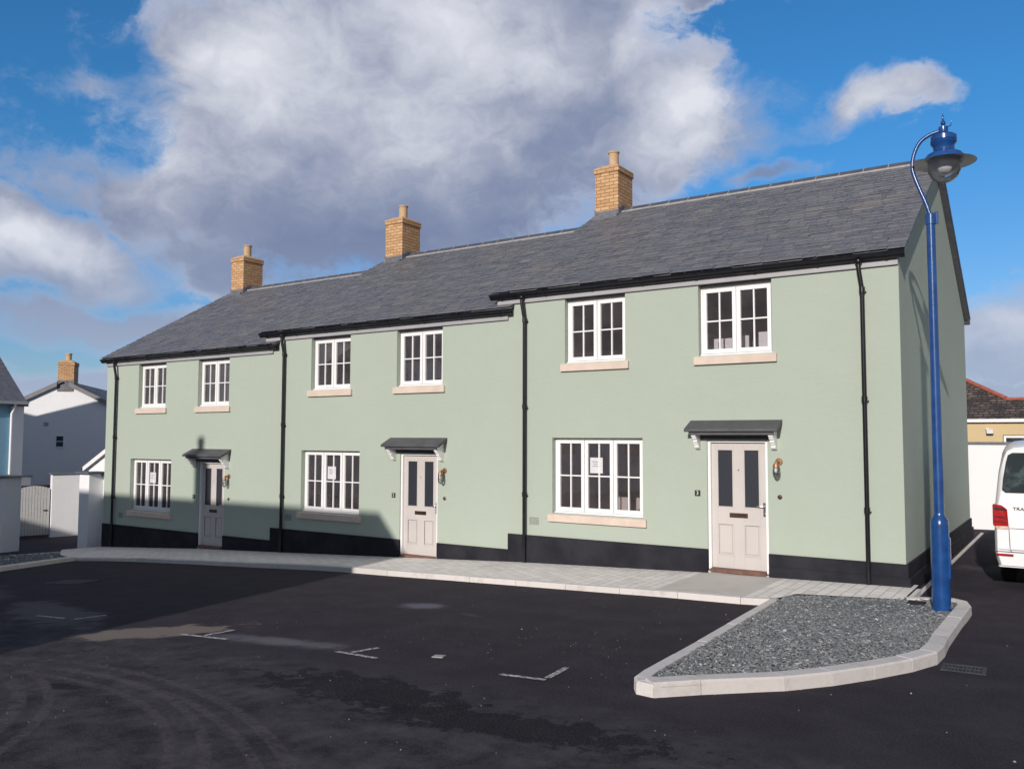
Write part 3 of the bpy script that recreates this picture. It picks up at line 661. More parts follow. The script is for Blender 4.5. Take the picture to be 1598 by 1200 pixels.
    q = MB(); q.box(-2.635, -2.335, yd-.008, yd, .85, .925); q.box(-2.60, -2.37, yd-.013, yd-.008, .873, .902); q.build('letterbox', 'bronze', do, bevel=.003)
    q = MB(); q.box(-2.082, -2.045, yd-.01, yd, .89, 1.11); q.tube([(-2.063, yd-.008, 1.05), (-2.063, yd-.055, 1.05), (-2.075, yd-.06, 1.05), (-2.17, yd-.058, 1.052)], .009, 8); q.lathe([(.0, .012), (.013, .012), (.013, 0)], (-2.063, yd-.01, .93), 12, axis='y'); q.build('door_handle', 'chrome', do, smooth=True)
    q = MB(); q.lathe([(0, .006), (.012, .006), (.012, 0)], (-2.48, yd, 1.62), 12, axis='y'); q.build('spyhole', 'chrome', do)
    q = MB(); q.box(DR[0]+.002, DR[0]+.05, .025, .13, 0, 2.098); q.box(DR[1]-.045, DR[1]-.002, .025, .13, 0, 2.098); q.box(DR[0]+.05, DR[1]-.045, .025, .13, 2.066, 2.098); q.build('door_frame', 'white', H, bevel=.003)
    q = MB(); q.box(DR[0]+.051, DR[1]-.046, -.035, .14, -.035, .028); q.build('threshold', 'wood', H, bevel=.004)
    # canopy
    cp = MB(); ca, cb = -3.26, -1.735
    cp.prism_x([(0.0, 2.43), (-.30, 2.285), (-.305, 2.245), (-.27, 2.235), (0.0, 2.365)], ca, cb)
    cp.box(ca+.07, cb-.07, -.255, -.235, 2.185, 2.252)
    for xx in (-2.88, -2.5, -2.1): cp.box(xx-.006, xx+.006, -.31, -.30, 2.262, 2.278)
    co = cp.build('canopy', 'canopy', H, bevel=.003)
    q = MB(); q.box(ca+.1, cb-.1, -.02, .024, 2.12, 2.37); q.build('head_board', 'canopy', co)
    for xx in (-3.16, -1.895):
        q = MB(); q.prism_x([(0, 2.365), (-.235, 2.25), (-.24, 2.16), (-.215, 2.15), (-.20, 2.115), (-.17, 2.115), (-.165, 2.07), (-.135, 2.055), (-.13, 2.03), (-.105, 2.03), (-.10, 1.985), (-.06, 1.96), (0, 1.95)], xx, xx+.075)
        q.build('bracket', 'white', co, bevel=.006)
    # lantern, bell, plaque, vent
    lx = -1.80
    q = MB(); q.lathe([(0, .018), (.05, .018), (.058, .008), (.058, 0)], (lx, 0, 1.765), 24, axis='y'); q.tube([(lx, -.01, 1.765), (lx, -.07, 1.77), (lx-.01, -.11, 1.76), (lx-.012, -.12, 1.73)], .024, 12)
    q.lathe([(0, .05), (.034, .05), (.042, .03), (.05, .0), (.05, -.012), (.04, -.02)], (lx-.012, -.12, 1.695), 20)
    lo_ = q.build('wall_lantern', 'copper', H, smooth=True)
    q = MB(); q.lathe([(.03, 0), (.026, -.05), (.012, -.08), (0, -.082)], (lx-.012, -.12, 1.675), 14); q.build('lamp', 'white', lo_, smooth=True)
    q = MB(); q.lathe([(.036, .0), (.045, -.03), (.045, -.09), (.036, -.13), (.015, -.15), (0, -.153)], (lx-.012, -.12, 1.675), 20); q.build('glass_jar', 'jar', lo_, smooth=True)
    q = MB()
    for j in range(6):
        a = j*math.pi/3; q.tube([(lx-.012+r_*math.cos(a), -.12+r_*math.sin(a), 1.675+zz) for r_, zz in ((.05, 0), (.053, -.05), (.052, -.09), (.04, -.14), (.005, -.165))], .0035, 6)
    q.tube([(lx-.012+.053*math.cos(a*.349), -.12+.053*math.sin(a*.349), 1.61) for a in range(19)], .0035, 6, cap=False); q.build('cage', 'chrome', lo_)
    q = MB(); q.lathe([(0, .014), (.02, .014), (.022, .018), (.034, .012), (.038, 0)], (-1.795, 0, 1.215), 20, axis='y'); q.build('doorbell', 'bronze', H, smooth=True)
    q = MB(); q.box(-3.195, -3.10, -.012, 0, 1.18, 1.275); pl = q.build('number_plaque', 'plaque', H, bevel=.002)
    text('number', str(k), .085, 'digit', pl, (-3.147, -.014, 1.228), (R(90), 0, 0))
    q = MB()
    for a in range(6):
        for b in range(4): q.box(-6.455+a*.036, -6.43+a*.036, -.006, 0, .525+b*.036, .55+b*.036)
    q.build('air_vent', M_vent, H)
    # fascia + gutter
    gl, gr = roofL-x-.02, roofR-x-.01
    q = MB(); q.box(max(gl+.12, wl-.4), min(gr-.05, wr), -.045, .0, 4.695, 4.86); q.build('fascia', 'fascia', H, bevel=.003)
    q = MB(); pr = [(-.048, 4.885), (-.048, 4.80), (-.075, 4.785), (-.10, 4.785), (-.125, 4.80), (-.14, 4.83), (-.165, 4.85), (-.175, 4.89), (-.165, 4.89), (-.155, 4.858), (-.12, 4.83), (-.1, 4.80), (-.06, 4.81), (-.058, 4.885)]
    q.prism_x(pr, gl, gr)
    for j in range(8):
        xx = gl+.25+j*(gr-gl-.5)/7; q.prism_x([(a*1.04+.002, b-.006) for a, b in [(-.048, 4.80), (-.075, 4.785), (-.10, 4.785), (-.125, 4.80), (-.14, 4.83), (-.165, 4.85), (-.178, 4.89)]], xx-.02, xx+.02)
    q.build('gutter', 'pvc', H)
    for xp in pipes:
        q = MB(); lowz = P(x+xp)-z+.015
        q.tube([(xp-.035, -.11, 4.79), (xp-.035, -.11, 4.71), (xp-.032, -.108, 4.66), (xp-.006, -.075, 4.42), (xp, -.068, 4.36), (xp, -.068, lowz)], .034, 14)
        q.lathe([(.05, 0), (.052, -.02), (.036, -.06)], (xp-.035, -.11, 4.80), 14)
        for zc in (4.36, 2.72, 1.08): q.tube([(xp, -.068, zc-.05), (xp, -.068, zc-.045), (xp, -.068, zc+.04), (xp, -.068, zc+.045)], [.034, .043, .043, .034], 14)
        po = q.build('downpipe', 'pvc', H, smooth=True)
        for zc in (4.33, 2.69, 1.05, .25):
            q = MB(); q.box(xp-.05, xp+.05, -.03, 0, zc-.011, zc+.011)
            for s_ in (-1, 1): q.lathe([(0, .02), (.007, .02), (.008, .014), (.008, 0)], (xp+s_*.046, -.015, zc), 8, axis='y')
            q.build('pipe_bracket', 'pvc', po)
    # roof
    ra, rb = roofL-x, roofR-x; zf = lambda y: e0+SL*y
    q = MB(); q.prism_x([(-.11, zf(-.11)), (RIDGE, zf(RIDGE)), (RIDGE, zf(RIDGE)-.05), (-.11, zf(-.11)-.03)], ra, rb)
    zb = lambda y: e0+SL*(2*RIDGE-y)
    q.prism_x([(D+.11, zb(D+.11)), (RIDGE+.001, zb(RIDGE)), (RIDGE+.001, zb(RIDGE)-.05), (D+.11, zb(D+.11)-.03)], ra, rb)
    ro = q.build('roof', 'lead', H)
    q = MB(); slates(q, ra, rb, -.15, RIDGE-.02, zf); slates(q, ra, rb, D+.15, RIDGE+.02, zb, wmin=.25)
    q.build('slates', 'slate', ro)
    if gable_right:
        q = MB()
        for f_, ya, yb in ((zf, -.11, RIDGE), (zb, D+.11, RIDGE)): q.prism_x([(ya, f_(ya)-.035), (yb, f_(yb)-.055), (yb, f_(yb)-.12), (ya, f_(ya)-.10)], wr+.0, rb-.03)
        q.build('verge_undercloak', 'slate', ro)
        q = MB(); q.prism_x([(D+.05, 4.885), (D+.05, 4.80), (D+.10, 4.785), (D+.14, 4.83), (D+.175, 4.89)], gl, gr); q.build('rear_gutter', 'pvc', H)
    zr = zf(RIDGE)+.045; q = MB(); n = int((rb-ra)/.46); st = (rb-ra)/n
    for j in range(n):
        a, b = ra+j*st+.004, ra+(j+1)*st-.004
        q.prism_x([(RIDGE-.17, zr-.095), (RIDGE-.02, zr+.012), (RIDGE+.02, zr+.012), (RIDGE+.17, zr-.095), (RIDGE+.165, zr-.12), (RIDGE, zr-.02), (RIDGE-.165, zr-.12)], a, b)
    rd = q.build('ridge_tiles', 'ridge', ro, bevel=.003)
    q = MB(); q.prism_x([(RIDGE-.212, zr-.17), (RIDGE-.205, zr-.108), (RIDGE-.15, zr-.095), (RIDGE+.15, zr-.095), (RIDGE+.205, zr-.108), (RIDGE+.212, zr-.17)], ra+.01, rb-.01)
    for j in range(1, n): a = ra+j*st; q.prism_x([(RIDGE-.178, zr-.10), (RIDGE-.03, zr+.018), (RIDGE, zr+.03), (RIDGE+.03, zr+.018), (RIDGE+.05, zr-.02), (RIDGE-.05, zr-.02)], a-.007, a+.007)
    q.build('ridge_bedding', 'mortar', ro)
    # chimney
    c0, c1, d0, d1 = CH[k]; c0 -= x; c1 -= x; ct = 8.50
    q = MB(); q.box(c0, c1, d0, d1, 6.9, ct-.17)
    q.box(c0-.022, c1+.022, d0-.022, d1+.022, ct-.17, ct-.03)
    q.hexa([(c0-.01, d0-.01, ct-.03), (c1+.01, d0-.01, ct-.03), (c1+.01, d1+.01, ct-.03), (c0-.01, d1+.01, ct-.03)], [(c0+.12, d0+.12, ct+.055), (c1-.12, d0+.12, ct+.055), (c1-.12, d1-.12, ct+.055), (c0+.12, d1-.12, ct+.055)], 1)
    ch = q.build('chimney', ['brick', 'pot'], H, bevel=.004)
    cx, cy = (c0+c1)/2, (d0+d1)/2
    q = MB(); q.lathe([(.125, 0), (.125, .0), (.118, .1), (.118, .36), (.135, .37), (.14, .40), (.13, .41), (.105, .41), (.1, .2)], (cx, cy, ct+.02), 28); q.build('chimney_pot', 'pot', ch, smooth=True)
    q = MB(); zz = zf(d0)
    q.box(c0-.012, c1+.012, d0-.014, d0-.002, zz-.05, zz+.15)
    for j in range(4): ya = d0+j*.13-.01; q.box(c1+.002, c1+.013, ya, min(ya+.14, d1), zf(ya)-.05, min(zf(ya)+.22, zr+.05)); q.box(c0-.013, c0-.002, ya, min(ya+.14, d1), zf(ya)-.05, zf(ya)+.22)
    q.box(c0-.02, c1+.02, d0-.13, d0-.002, zz-.07, zz+.02); q.build('flashing', 'lead', ch)
    return H
M_vent = mat('vent_green', (.22, .25, .2), .8, fn=vary((.2, .23, .19), (.25, .28, .23), 30))
CH = {3: (-7.175, -6.572, 3.99, 4.75), 2: (-13.785, -13.17, 3.99, 4.75), 1: (-20.43, -19.83, 3.99, 4.75)}
house(3, 0, 0, -6.93, 0, 'green end terrace house numbered 3 with slate roof, beside the blue lamp post', -7.27, .12, (-6.53, -.50), True)
house(2, -6.676, -.2995, -6.954, -.254, 'middle green terrace house numbered 2 with slate roof and grey door', -13.98, -6.80, (-6.53,))
house(1, -13.372, -.5946, -7.2, -.258, 'green end terrace house numbered 1 at the low far end with its door in shade', -20.68, -13.42, (-6.66,))

q = MB(); q.box(-3.02, -2.70, .50, .54, 2.62, 3.83); q.box(-2.62, -2.42, .52, .56, 2.62, 3.86); q.box(-2.26, -1.94, .50, .54, 2.62, 3.90)  # white panels added to imitate sunlit patches behind the glass
tag(q.build('sun_patch_panels', 'white'), 'white panels standing in for sun patches inside the upper right window of house 3', 'boards')

# ------------------------------------------------------------------ street lamp
LX, LY = .65, -1.62; LZ = gz(LX, LY)+.05
L = thing('street_lamp', 'tall blue heritage street lamp with curved neck and round shade in the slate bed', 'street lamp', (LX, LY, LZ))
q = MB(); q.lathe([(.108, -.2), (.106, 1.10), (.10, 1.16), (.075, 1.20), (.062, 1.235), (.060, 1.25), (.052, 4.6), (.052, 4.86-LZ), (.062, 4.86-LZ), (.062, 4.99-LZ), (.05, 5.0-LZ), (.02, 5.0-LZ)], n=32)
po = q.build('post', 'lampblue', L, smooth=True)
q = MB(); q.box(.085, .118, -.05, .05, .45, .95); q.build('access_door', 'lampblue', po, bevel=.006)
q = MB(); q.box(.05, .09, -.012, .012, 4.86-LZ, 5.02-LZ); q.build('clamp', 'lampblue', po, bevel=.004)
hd = Vector((.99, .1, 0)).normalized()
def arm(px, py):
    o_ = (px-1454+ (453-py)*0-0.0)
    lean = (348-py)*.0265
    return hd*((o_+lean)/138.0)+Vector((0, 0, 4.893+(345-py)/121-LZ-.03))
raw = [(1453.6, 349), (1453.6, 334), (1451, 324), (1445, 308), (1436, 288), (1428, 268), (1424.5, 256), (1424.5, 246), (1426, 236), (1431, 222), (1439, 211.5), (1449, 206), (1458, 203), (1468, 201)]
pts = [arm(*a) for a in raw]
# smooth the path
def smooth(pts, it=2):
    for _ in range(it):
        n = [pts[0]]
        for a, b in zip(pts, pts[1:]): n += [a*.75+b*.25, a*.25+b*.75]
        n.append(pts[-1]); pts = n
    return pts
q = MB(); q.tube(smooth(pts), .0245, 14); q.build('neck', 'lampblue', L, smooth=True)
hc = arm(1474, 200); hx, hy = hc.x, hc.y; hz = 5.648-LZ
q = MB(); c_ = (hx, hy, hz)
q.lathe([(.0, .635), (.008, .60), (.016, .565), (.010, .54), (.028, .515), (.03, .49), (.015, .47), (.02, .46), (.055, .45), (.058, .40), (.05, .36), (.06, .355), (.125, .345), (.150, .325), (.153, .27), (.145, .262), (.153, .25), (.150, .235), (.125, .205), (.122, .14), (.15, .12), (.2, .095), (.228, .06), (.235, .03), (.27, .02), (.365, -.012), (.370, -.018)], c_, 48)
q.tube([(hx+.02, hy, hz+.43), (hx+.09, hy-.02, hz+.45), (hx+.10, hy-.02, hz+.50)], .006, 8)
q2 = MB(); q2.lathe([(.19, .03), (.178, -.03), (.15, -.10), (.10, -.15), (.04, -.17), (0, -.172)], c_, 32)
sh = q.build('lamp_shade', 'lampblue', L, smooth=True)
q = MB(); q.lathe([(.368, -.018), (.27, .012), (.2, .03), (.0, .05)], c_, 48); q.build('reflector', 'lampgrey', sh, smooth=True)
q = MB(); q.lathe([(.205, .012), (.205, -.03), (.19, -.12), (.15, -.20), (.09, -.25), (.04, -.268), (0, -.27)], c_, 40); q.build('glass_bowl', 'bowl', L, smooth=True)
q2.build('diffuser', 'diffuser', sh, smooth=True)
q = MB(); q.lathe([(.0, .035), (.05, .035), (.055, .0)], (LX-.45, LY+.62, gz(LX-.45, LY+.62)+.07), 8)
b = MB(); b.box(-.21, .0, -.09, .09, -.03, .03); o = b.build('cable_cover', 'black', bevel=.004, loc=(.42, -1.28, gz(.42, -1.28)+.09)); tag(o, 'flat black slab lying in the slate chippings beside the lamp base', 'cover slab')

# ------------------------------------------------------------------ white van
VX, VY = 1.03, 1.12
V = thing('van', 'white passenger van with red tail lights parked behind the lamp post', 'van', (VX, VY, gz(1.5, 3)))
VW = 2.02; VL = 5.2
def ringv(y, ztop, inset_top, zbot=.32, belt=1.15, ins=0):
    # outline in x,z, left to right over the roof; rounded shoulders
    t_ = inset_top
    prof = [(.05+ins, zbot), (.015+ins, zbot+.12), (0+ins, .55), (0+ins, belt-.1), (.012+ins, belt+.05), (t_*.55+ins, belt+(ztop-belt)*.55), (t_+ins, ztop-.16), (t_+.04+ins, ztop-.07), (t_+.13+ins, ztop-.018), (t_+.28+ins, ztop)]
    full = prof+[(VW-a, z) for a, z in prof[::-1]]
    return [(a, y, z) for a, z in full]
rings = [ringv(.0, 1.95, .17, .36, 1.15, .05), ringv(.05, 2.10, .14, .33, 1.15, .015), ringv(.22, 2.17, .125), ringv(1.0, 2.2, .12), ringv(3.2, 2.2, .12), ringv(3.75, 2.1, .13), ringv(4.45, 1.38, .17), ringv(5.1, 1.12, .22, .34, .95, .05), ringv(5.25, .85, .3, .38, .75, .12)]
# shear rear face: bottom further back than the top
def shear(p):
    x, y, z = p
    if y < .3: y = y+ (.16*max(0, z-1.15)) - (.03 if z < .75 else 0)
    return (x, y, z)
q = MB(); nr = len(rings[0])
for rg in rings: q.v += [shear(p) for p in rg]
for i in range(len(rings)-1):
    for j in range(nr-1): q.f.append((i*nr+j, i*nr+j+1, (i+1)*nr+j+1, (i+1)*nr+j)); q.mi.append(0)
    q.f.append((i*nr+nr-1, i*nr, (i+1)*nr, (i+1)*nr+nr-1)); q.mi.append(1)
q.f.append(tuple(range(nr))[::-1]); q.mi.append(0); q.f.append(tuple((len(rings)-1)*nr+j for j in range(nr))); q.mi.append(0)
vb = q.build('body', ['vanwhite', 'blackplastic'], V, smooth=True)
def rearp(x, z, d=.0): return (x, .16*max(0, z-1.15)-(.03 if z < .75 else 0)-d, z)
q = MB()
wp = [(.17, 1.42), (.125, 1.46), (.14, 1.62), (.185, 1.88), (.21, 1.975), (.27, 2.01), (VW-.27, 2.01), (VW-.21, 1.975), (VW-.185, 1.88), (VW-.14, 1.62), (VW-.125, 1.46), (VW-.17, 1.42)]
q.hexa([rearp(a, b_, .002) for a, b_ in wp], [rearp(a, b_, .012) for a, b_ in wp]); q.build('rear_window', 'rubber', V)
ip = [(.18, 1.43), (.14, 1.47), (.155, 1.62), (.20, 1.875), (.225, 1.96), (.28, 1.995), (VW-.28, 1.995), (VW-.225, 1.96), (VW-.20, 1.875), (VW-.155, 1.62), (VW-.14, 1.47), (VW-.18, 1.43)]
def vang(t, b):
    p = tc(t); n = t.noise(p, 5, 4, .6)
    t.put(b.inputs['Base Color'], t.mix(t.mapr(n, .45, .62), (.012, .018, .02), (.05, .075, .07)))
M['vang'] = mat('dark_tinted_glass', (.01, .015, .018), .06, 0, .9, fn=vang)
q = MB(); q.hexa([rearp(a, b_, .012) for a, b_ in ip], [rearp(a, b_, .016) for a, b_ in ip]); q.build('rear_glass', 'vang', V)
for s_ in (0, 1):
    def X_(a): return a if s_ == 0 else VW-a
    def lampq(prof, y0, wrap):
        q = MB(); bt = [rearp(X_(a), b_, .018) for a, b_ in prof]
        tp = [(p[0], p[1]+wrap, p[2]) for p in bt]
        q.hexa(tp, bt); return q
    lp = [(-.004, .98), (-.004, 1.245), (.04, 1.245), (.115, 1.235), (.185, 1.18), (.195, 1.0), (.2, .93), (-.002, .93)]
    q = lampq(lp, 0, .16); tl = q.build('tail_light', 'redlens', V, bevel=.008)
    q = lampq([(.03, .885), (.03, .93), (.2, .93), (.203, .885)], 0, .05); q.build('indicator_lens', 'amber', tl, bevel=.004)
    q = MB(); bt = [rearp(X_(a), b_, .02) for a, b_ in ((.035, .50), (.035, .53), (.25, .53), (.25, .50))]; q.hexa([(p[0], p[1]+.05, p[2]) for p in bt], bt); q.build('bumper_reflector', 'redlens', V)
for s_ in (0, 1):
    q = MB(); X2 = (lambda a: a) if s_ == 0 else (lambda a: VW-a)
    for z0_, z1_ in ((1.17, 1.20), (1.06, 1.075), (.995, 1.005)):
        bt = [rearp(X2(a), b_, .0265) for a, b_ in ((.02, z0_), (.02, z1_), (.165, z1_-.01), (.175, z0_-.01))]; q.hexa([(p[0], p[1]+.02, p[2]) for p in bt], bt)
    q.build('lens_rib', 'rubber', V)
q = MB()
for z_, d_ in ((.60, .012), (.345, .02)): q.hexa([rearp(a, b_, -.02) for a, b_ in ((.05, z_-.012), (.05, z_+.012), (VW-.05, z_+.012), (VW-.05, z_-.012))], [rearp(a, b_, d_) for a, b_ in ((.07, z_-.008), (.07, z_+.004), (VW-.07, z_+.004), (VW-.07, z_-.008))])
q.build('bumper_edge', 'vanwhite', V, bevel=.003)
q = MB(); bt = [rearp(a, b_, .001) for a, b_ in ((.22, .36), (.3, 1.385), (VW-.3, 1.385), (VW-.22, .36))]
def seam(a, b_, w_=.004):
    A = Vector(rearp(*a, .004)); B = Vector(rearp(*b_, .004)); d = (B-A).normalized(); n = Vector((d.z, 0, -d.x))*w_
    q.hexa([A-n, B-n, B+n, A+n], [p+Vector((0, .01, 0)) for p in (A-n, B-n, B+n, A+n)])
q = MB()
seam((.2, .93), (.21, .62)); seam((.21, .62), (.225, .56)); seam((.225, .56), (VW-.225, .56)); seam((VW-.225, .56), (VW-.21, .62)); seam((VW-.21, .62), (VW-.2, .93)); seam((.03, .56), (.225, .56)); seam((VW-.03, .56), (VW-.225, .56)); seam((.2, .9), (.9, .9), .003)
q.build('panel_gap', 'blackplastic', V)
text('tailgate_lettering', 'TRANSPORTER', .062, 'chrome_d' if False else 'bronze', V, (.52, -.006, 1.19), (R(90), 0, 0), .002, 1.25)
q = MB(); q.tube([(.03, .9, 1.28), (-.06, .85, 1.3), (-.10, .85, 1.32)], .02, 8); 
q = MB(); q.box(-.15, .03, 4.0, 4.1, 1.28, 1.5); q.build('wing_mirror', 'vanwhite', V, bevel=.03)
for wy in (.98, 4.25):
    for wx, s_ in ((.02, -1), (VW-.02-.23, 1)):
        t_ = MB(); c0_ = (wx, wy, .335)
        pr = [(.2, 0), (.31, .005), (.33, .02)]
        for g_ in range(5): a = .03+g_*.038; pr += [(.335, a), (.335, a+.028), (.322, a+.029), (.322, a+.037)]
        pr += [(.335, .21), (.31, .225), (.2, .23)]
        t_.lathe(pr, c0_, 40, axis='x'); wo = t_.build('wheel', 'rubber', V)
        r_ = MB(); xo = wx+(.03 if s_ < 0 else .2)
        r_.lathe([(.2, .0), (.2, .14), (.0, .14)] if s_ < 0 else [(.2, 0), (.2, -.14), (0, -.14)], (xo, wy, .335), 32, axis='x')
        for j in range(5):
            a = j*1.2566; r_.tube([(xo+.02*(-s_), wy, .335), (xo+.01*(-s_), wy+.2*math.cos(a), .335+.2*math.sin(a))], .022, 8)
        r_.build('rim', 'tyrewall', wo)

# ------------------------------------------------------------------ right background: white wall and yellow building
q = MB(); q.box(-.6, 9, 10.6, 10.85, -.3, 2.0); wwr = thing('boundary_wall', 'tall bright white rendered wall behind the white van', 'wall', (0, 0, 0)); q.build('render', 'wwall', wwr, bevel=.01)
q = MB(); q.box(-.63, 9.03, 10.56, 10.89, 2.0, 2.06)
q.build('coping', 'lead', wwr)
Yb = thing('house', 'yellow rendered bungalow with mossy tile roof and red ridge beyond the white wall', 'house', (0, 16, 0))
q = MB(); holed_wall(q, -7, 12, -.5, 2.72, 0, .3, [(.23, 2.2, 1.1, 2.25)], 0, 1); q.box(-7, 12, .3, 8, -.5, -.4, 1); q.box(-7, 12, 7.7, 8, -.5, 2.72, 0); q.box(-7, -6.7, .3, 7.7, -.5, 2.72, 0); q.box(11.7, 12, .3, 7.7, -.5, 2.72, 0)
q.build('wall', ['yellow', 'inner'], Yb)
q = MB(); a, b_, c, d_ = .25, 2.18, 1.12, 2.23
q.box(a, b_, .02, .09, d_-.06, d_); q.box(a, b_, .02, .09, c, c+.06); q.box(a, a+.06, .02, .09, c+.06, d_-.06); q.box(b_-.06, b_, .02, .09, c+.06, d_-.06); q.box(1.2, 1.26, .02, .09, c+.06, d_-.06); wn_ = q.build('window', 'white', Yb)
q = MB(); q.box(a+.05, b_-.05, .05, .055, c+.05, d_-.05); q.build('pane', 'glass', wn_)
q = MB(); q.prism_x([(-.14, 2.64), (-.14, 2.74), (.0, 2.74), (0, 2.64)], -7.2, 12.2); q.build('gutter', 'white', Yb)
q = MB()   # main roof with a hip rising to the left
q.add([(-7.2, -.15, 2.74), (12.2, -.15, 2.74), (12.2, 1.6, 3.38), (.25, 1.6, 3.38), (-2.2, 3.9, 4.75), (-7.2, 3.9, 4.75), (-7.2, 8, 2.74), (12.2, 8, 2.74), (12.2, 5, 3.38), (.25, 5.2, 3.38)],
      [(0, 1, 2, 3, 4, 5), (5, 4, 6), (4, 9, 7, 6), (2, 8, 9, 3), (3, 9, 4), (8, 7, 9)])
ry = q.build('roof', 'oldtile', Yb)
q = MB(); q.tube([(.25, 1.6, 3.40), (12.2, 1.6, 3.40)], .05, 10); q.tube([(.25, 1.6, 3.42), (-.85, 2.63, 4.04), (-2.2, 3.9, 4.80), (-7.2, 3.9, 4.80)], .07, 10); q.build('ridge_tiles', 'redtile', ry)
q = MB(); q.box(-.18, .0, -.18, -.04, 2.29, 2.42); q.box(-.22, -.13, -.06, 0, 2.40, 2.46); o = q.build('floodlight', 'lampgrey', Yb, bevel=.01)

# ------------------------------------------------------------------ left background
def pillar_wall(name, label, x0, x1, y0, y1, zb, zt, capn=.05, cat='wall'):
    t = thing(name, label, cat, ((x0+x1)/2, (y0+y1)/2, zb)); ox, oy = (x0+x1)/2, (y0+y1)/2
    q = MB(); q.box(x0-ox, x1-ox, y0-oy, y1-oy, -.4, zt-zb); q.build('render', 'wwall', t, bevel=.008)
    q = MB(); e = capn; q.box(x0-ox-e, x1-ox+e, y0-oy-e, y1-oy+e, zt-zb, zt-zb+.05); q.build('coping', 'lead', t, bevel=.006)
    return t
pillar_wall('gate_pillar', 'white rendered gate pillar with slate cap at the left edge of the picture', -24.3, -23.5, -1.3, -.78, -1.25, .95, .08, 'pillar')
pillar_wall('boundary_wall', 'white rendered wall end with a sunlit edge standing behind the left gate pillar', -31.6, -31.1, 2.95, 3.3, -1.6, .60)
pillar_wall('boundary_wall', 'pale rendered garden wall with slate coping right of the grey gate', -28.3, -28.0, 2.52, 4.5, -1.4, .79, .05)
pillar_wall('gate_pillar', 'white rendered pillar with slate cap next to the corner of green house 1', -21.62, -21.12, -.12, .35, -1.1, 1.08, .09, 'pillar')
pillar_wall('boundary_wall', 'low white rendered wall joining the slate-capped pillar to green house 1', -21.12, -20.62, .3, .5, -1.1, .98, .05)
gw = [o for o in bpy.data.objects if o.get('label', '').startswith('pale rendered garden')][0]; gw.rotation_euler = (0, 0, -.30); gw.location = (-28.15+.30*.99, 3.51-.04, -1.4)
gt = thing('gate', 'grey boarded garden gate with arched top between white walls', 'gate', (-28.25, 2.0, -1.33), -.30)
q = MB(); n = 11
for j in range(n):
    y0 = -.52+j*1.02/n; yc = (y0+.04)/.52; q.box(-.02, .02, y0, y0+1.02/n-.012, .03, 1.62+.12*(1-yc*yc)+0)
go = q.build('boards', 'greywood', gt, bevel=.004)
q = MB(); q.box(.02, .045, .30, .42, .86, .90); q.build('latch', 'iron', gt)
q = MB(); q.box(-.06, -.02, -.5, .5, .25, .36); q.box(-.06, -.02, -.5, .5, 1.3, 1.41); q.build('rail', 'greywood', gt)
ff = MB()
for j in range(16): ff.box(-.02, .02, -1.2+j*.15, -1.06+j*.15, 0, 1.75)
o = ff.build('timber_fence', 'fence', loc=(-29.3, 2.6, -1.38)); tag(o, 'dark red brown timber fence behind the arched grey gate', 'fence')

def simple_gable_house(name, label, x, y, rz, hw, depth, zb, ze, zr, wallm, roofm='slate', over=.12, chim=None, real=False, group=None):
    """ridge along local +y, gable end facing local -y"""
    t = thing(name, label, 'house', (x, y, zb), rz, group)
    q = MB(); q.prism_y([(-hw, -.5), (hw, -.5), (hw, ze-zb), (0, zr-zb-.1), (-hw, ze-zb)], 0, depth); q.build('wall', wallm, t)
    q = MB(); s = (zr-ze)/hw
    for sg in (-1, 1):
        a = [(0, zr-zb), (sg*(hw+.15), ze-zb-.15*s+.08), (sg*(hw+.15), ze-zb-.15*s), (0, zr-zb-.08)]
        q.prism_y(a if sg < 0 else a[::-1], -over, depth+over)
    ro = q.build('roof', 'lead', t)
    if real:
        q = MB()
        m_ = MB(); slates(m_, 0, depth+2*over, -(hw+.15), 0, lambda yy: zr-zb+s*yy, .25, wmin=.3, wmax=.5); slates(m_, 0, depth+2*over, (hw+.15), 0, lambda yy: zr-zb-s*yy, .25, wmin=.3, wmax=.5)
        m_.v = [(v[1], v[0]-over, v[2]) for v in m_.v]; m_.build('slates', roofm, ro)
    if chim:
        cx, cy, w_, dd, h = chim
        q = MB(); q.box(cx-w_/2, cx+w_/2, cy, cy+dd, zr-zb-.55, zr-zb+h-.16); q.box(cx-w_/2-.025, cx+w_/2+.025, cy-.025, cy+dd+.025, zr-zb+h-.16, zr-zb+h)
        q.hexa([(cx-w_/2, cy, zr-zb+h), (cx+w_/2, cy, zr-zb+h), (cx+w_/2, cy+dd, zr-zb+h), (cx-w_/2, cy+dd, zr-zb+h)], [(cx-w_/4, cy+.15, zr-zb+h+.1), (cx+w_/4, cy+.15, zr-zb+h+.1), (cx+w_/4, cy+dd-.15, zr-zb+h+.1), (cx-w_/4, cy+dd-.15, zr-zb+h+.1)], 1)
        ch = q.build('chimney', ['brick', 'pot'], t, bevel=.005)
        q = MB(); q.lathe([(.14, 0), (.125, .1), (.125, .3), (.145, .32), (.145, .38), (.1, .38)], (cx, cy+dd/2, zr-zb+h+.05), 20); q.build('chimney_pot', 'pot', ch, smooth=True)
        q = MB(); q.box(cx-w_/2-.015, cx+w_/2+.015, cy-.016, cy-.002, zr-zb-.5, zr-zb-.02); q.build('flashing', 'lead', ch)
    return t
wg = simple_gable_house('house', 'white gabled house with buff brick chimney and one small window, behind the gate', -36.9, 7.55, R(48), 3.1, 9, -1.75, 3.12, 4.74, 'wwall', chim=(.08, .0, .68, .8, .85), real=True)
q = MB(); q.add([(-3.75, -.14, 5.02), (-.34, -.14, 6.36), (-.34, -.14, 6.11), (-3.75, -.14, 4.75)], [(0, 1, 2, 3)]); 
q = MB()
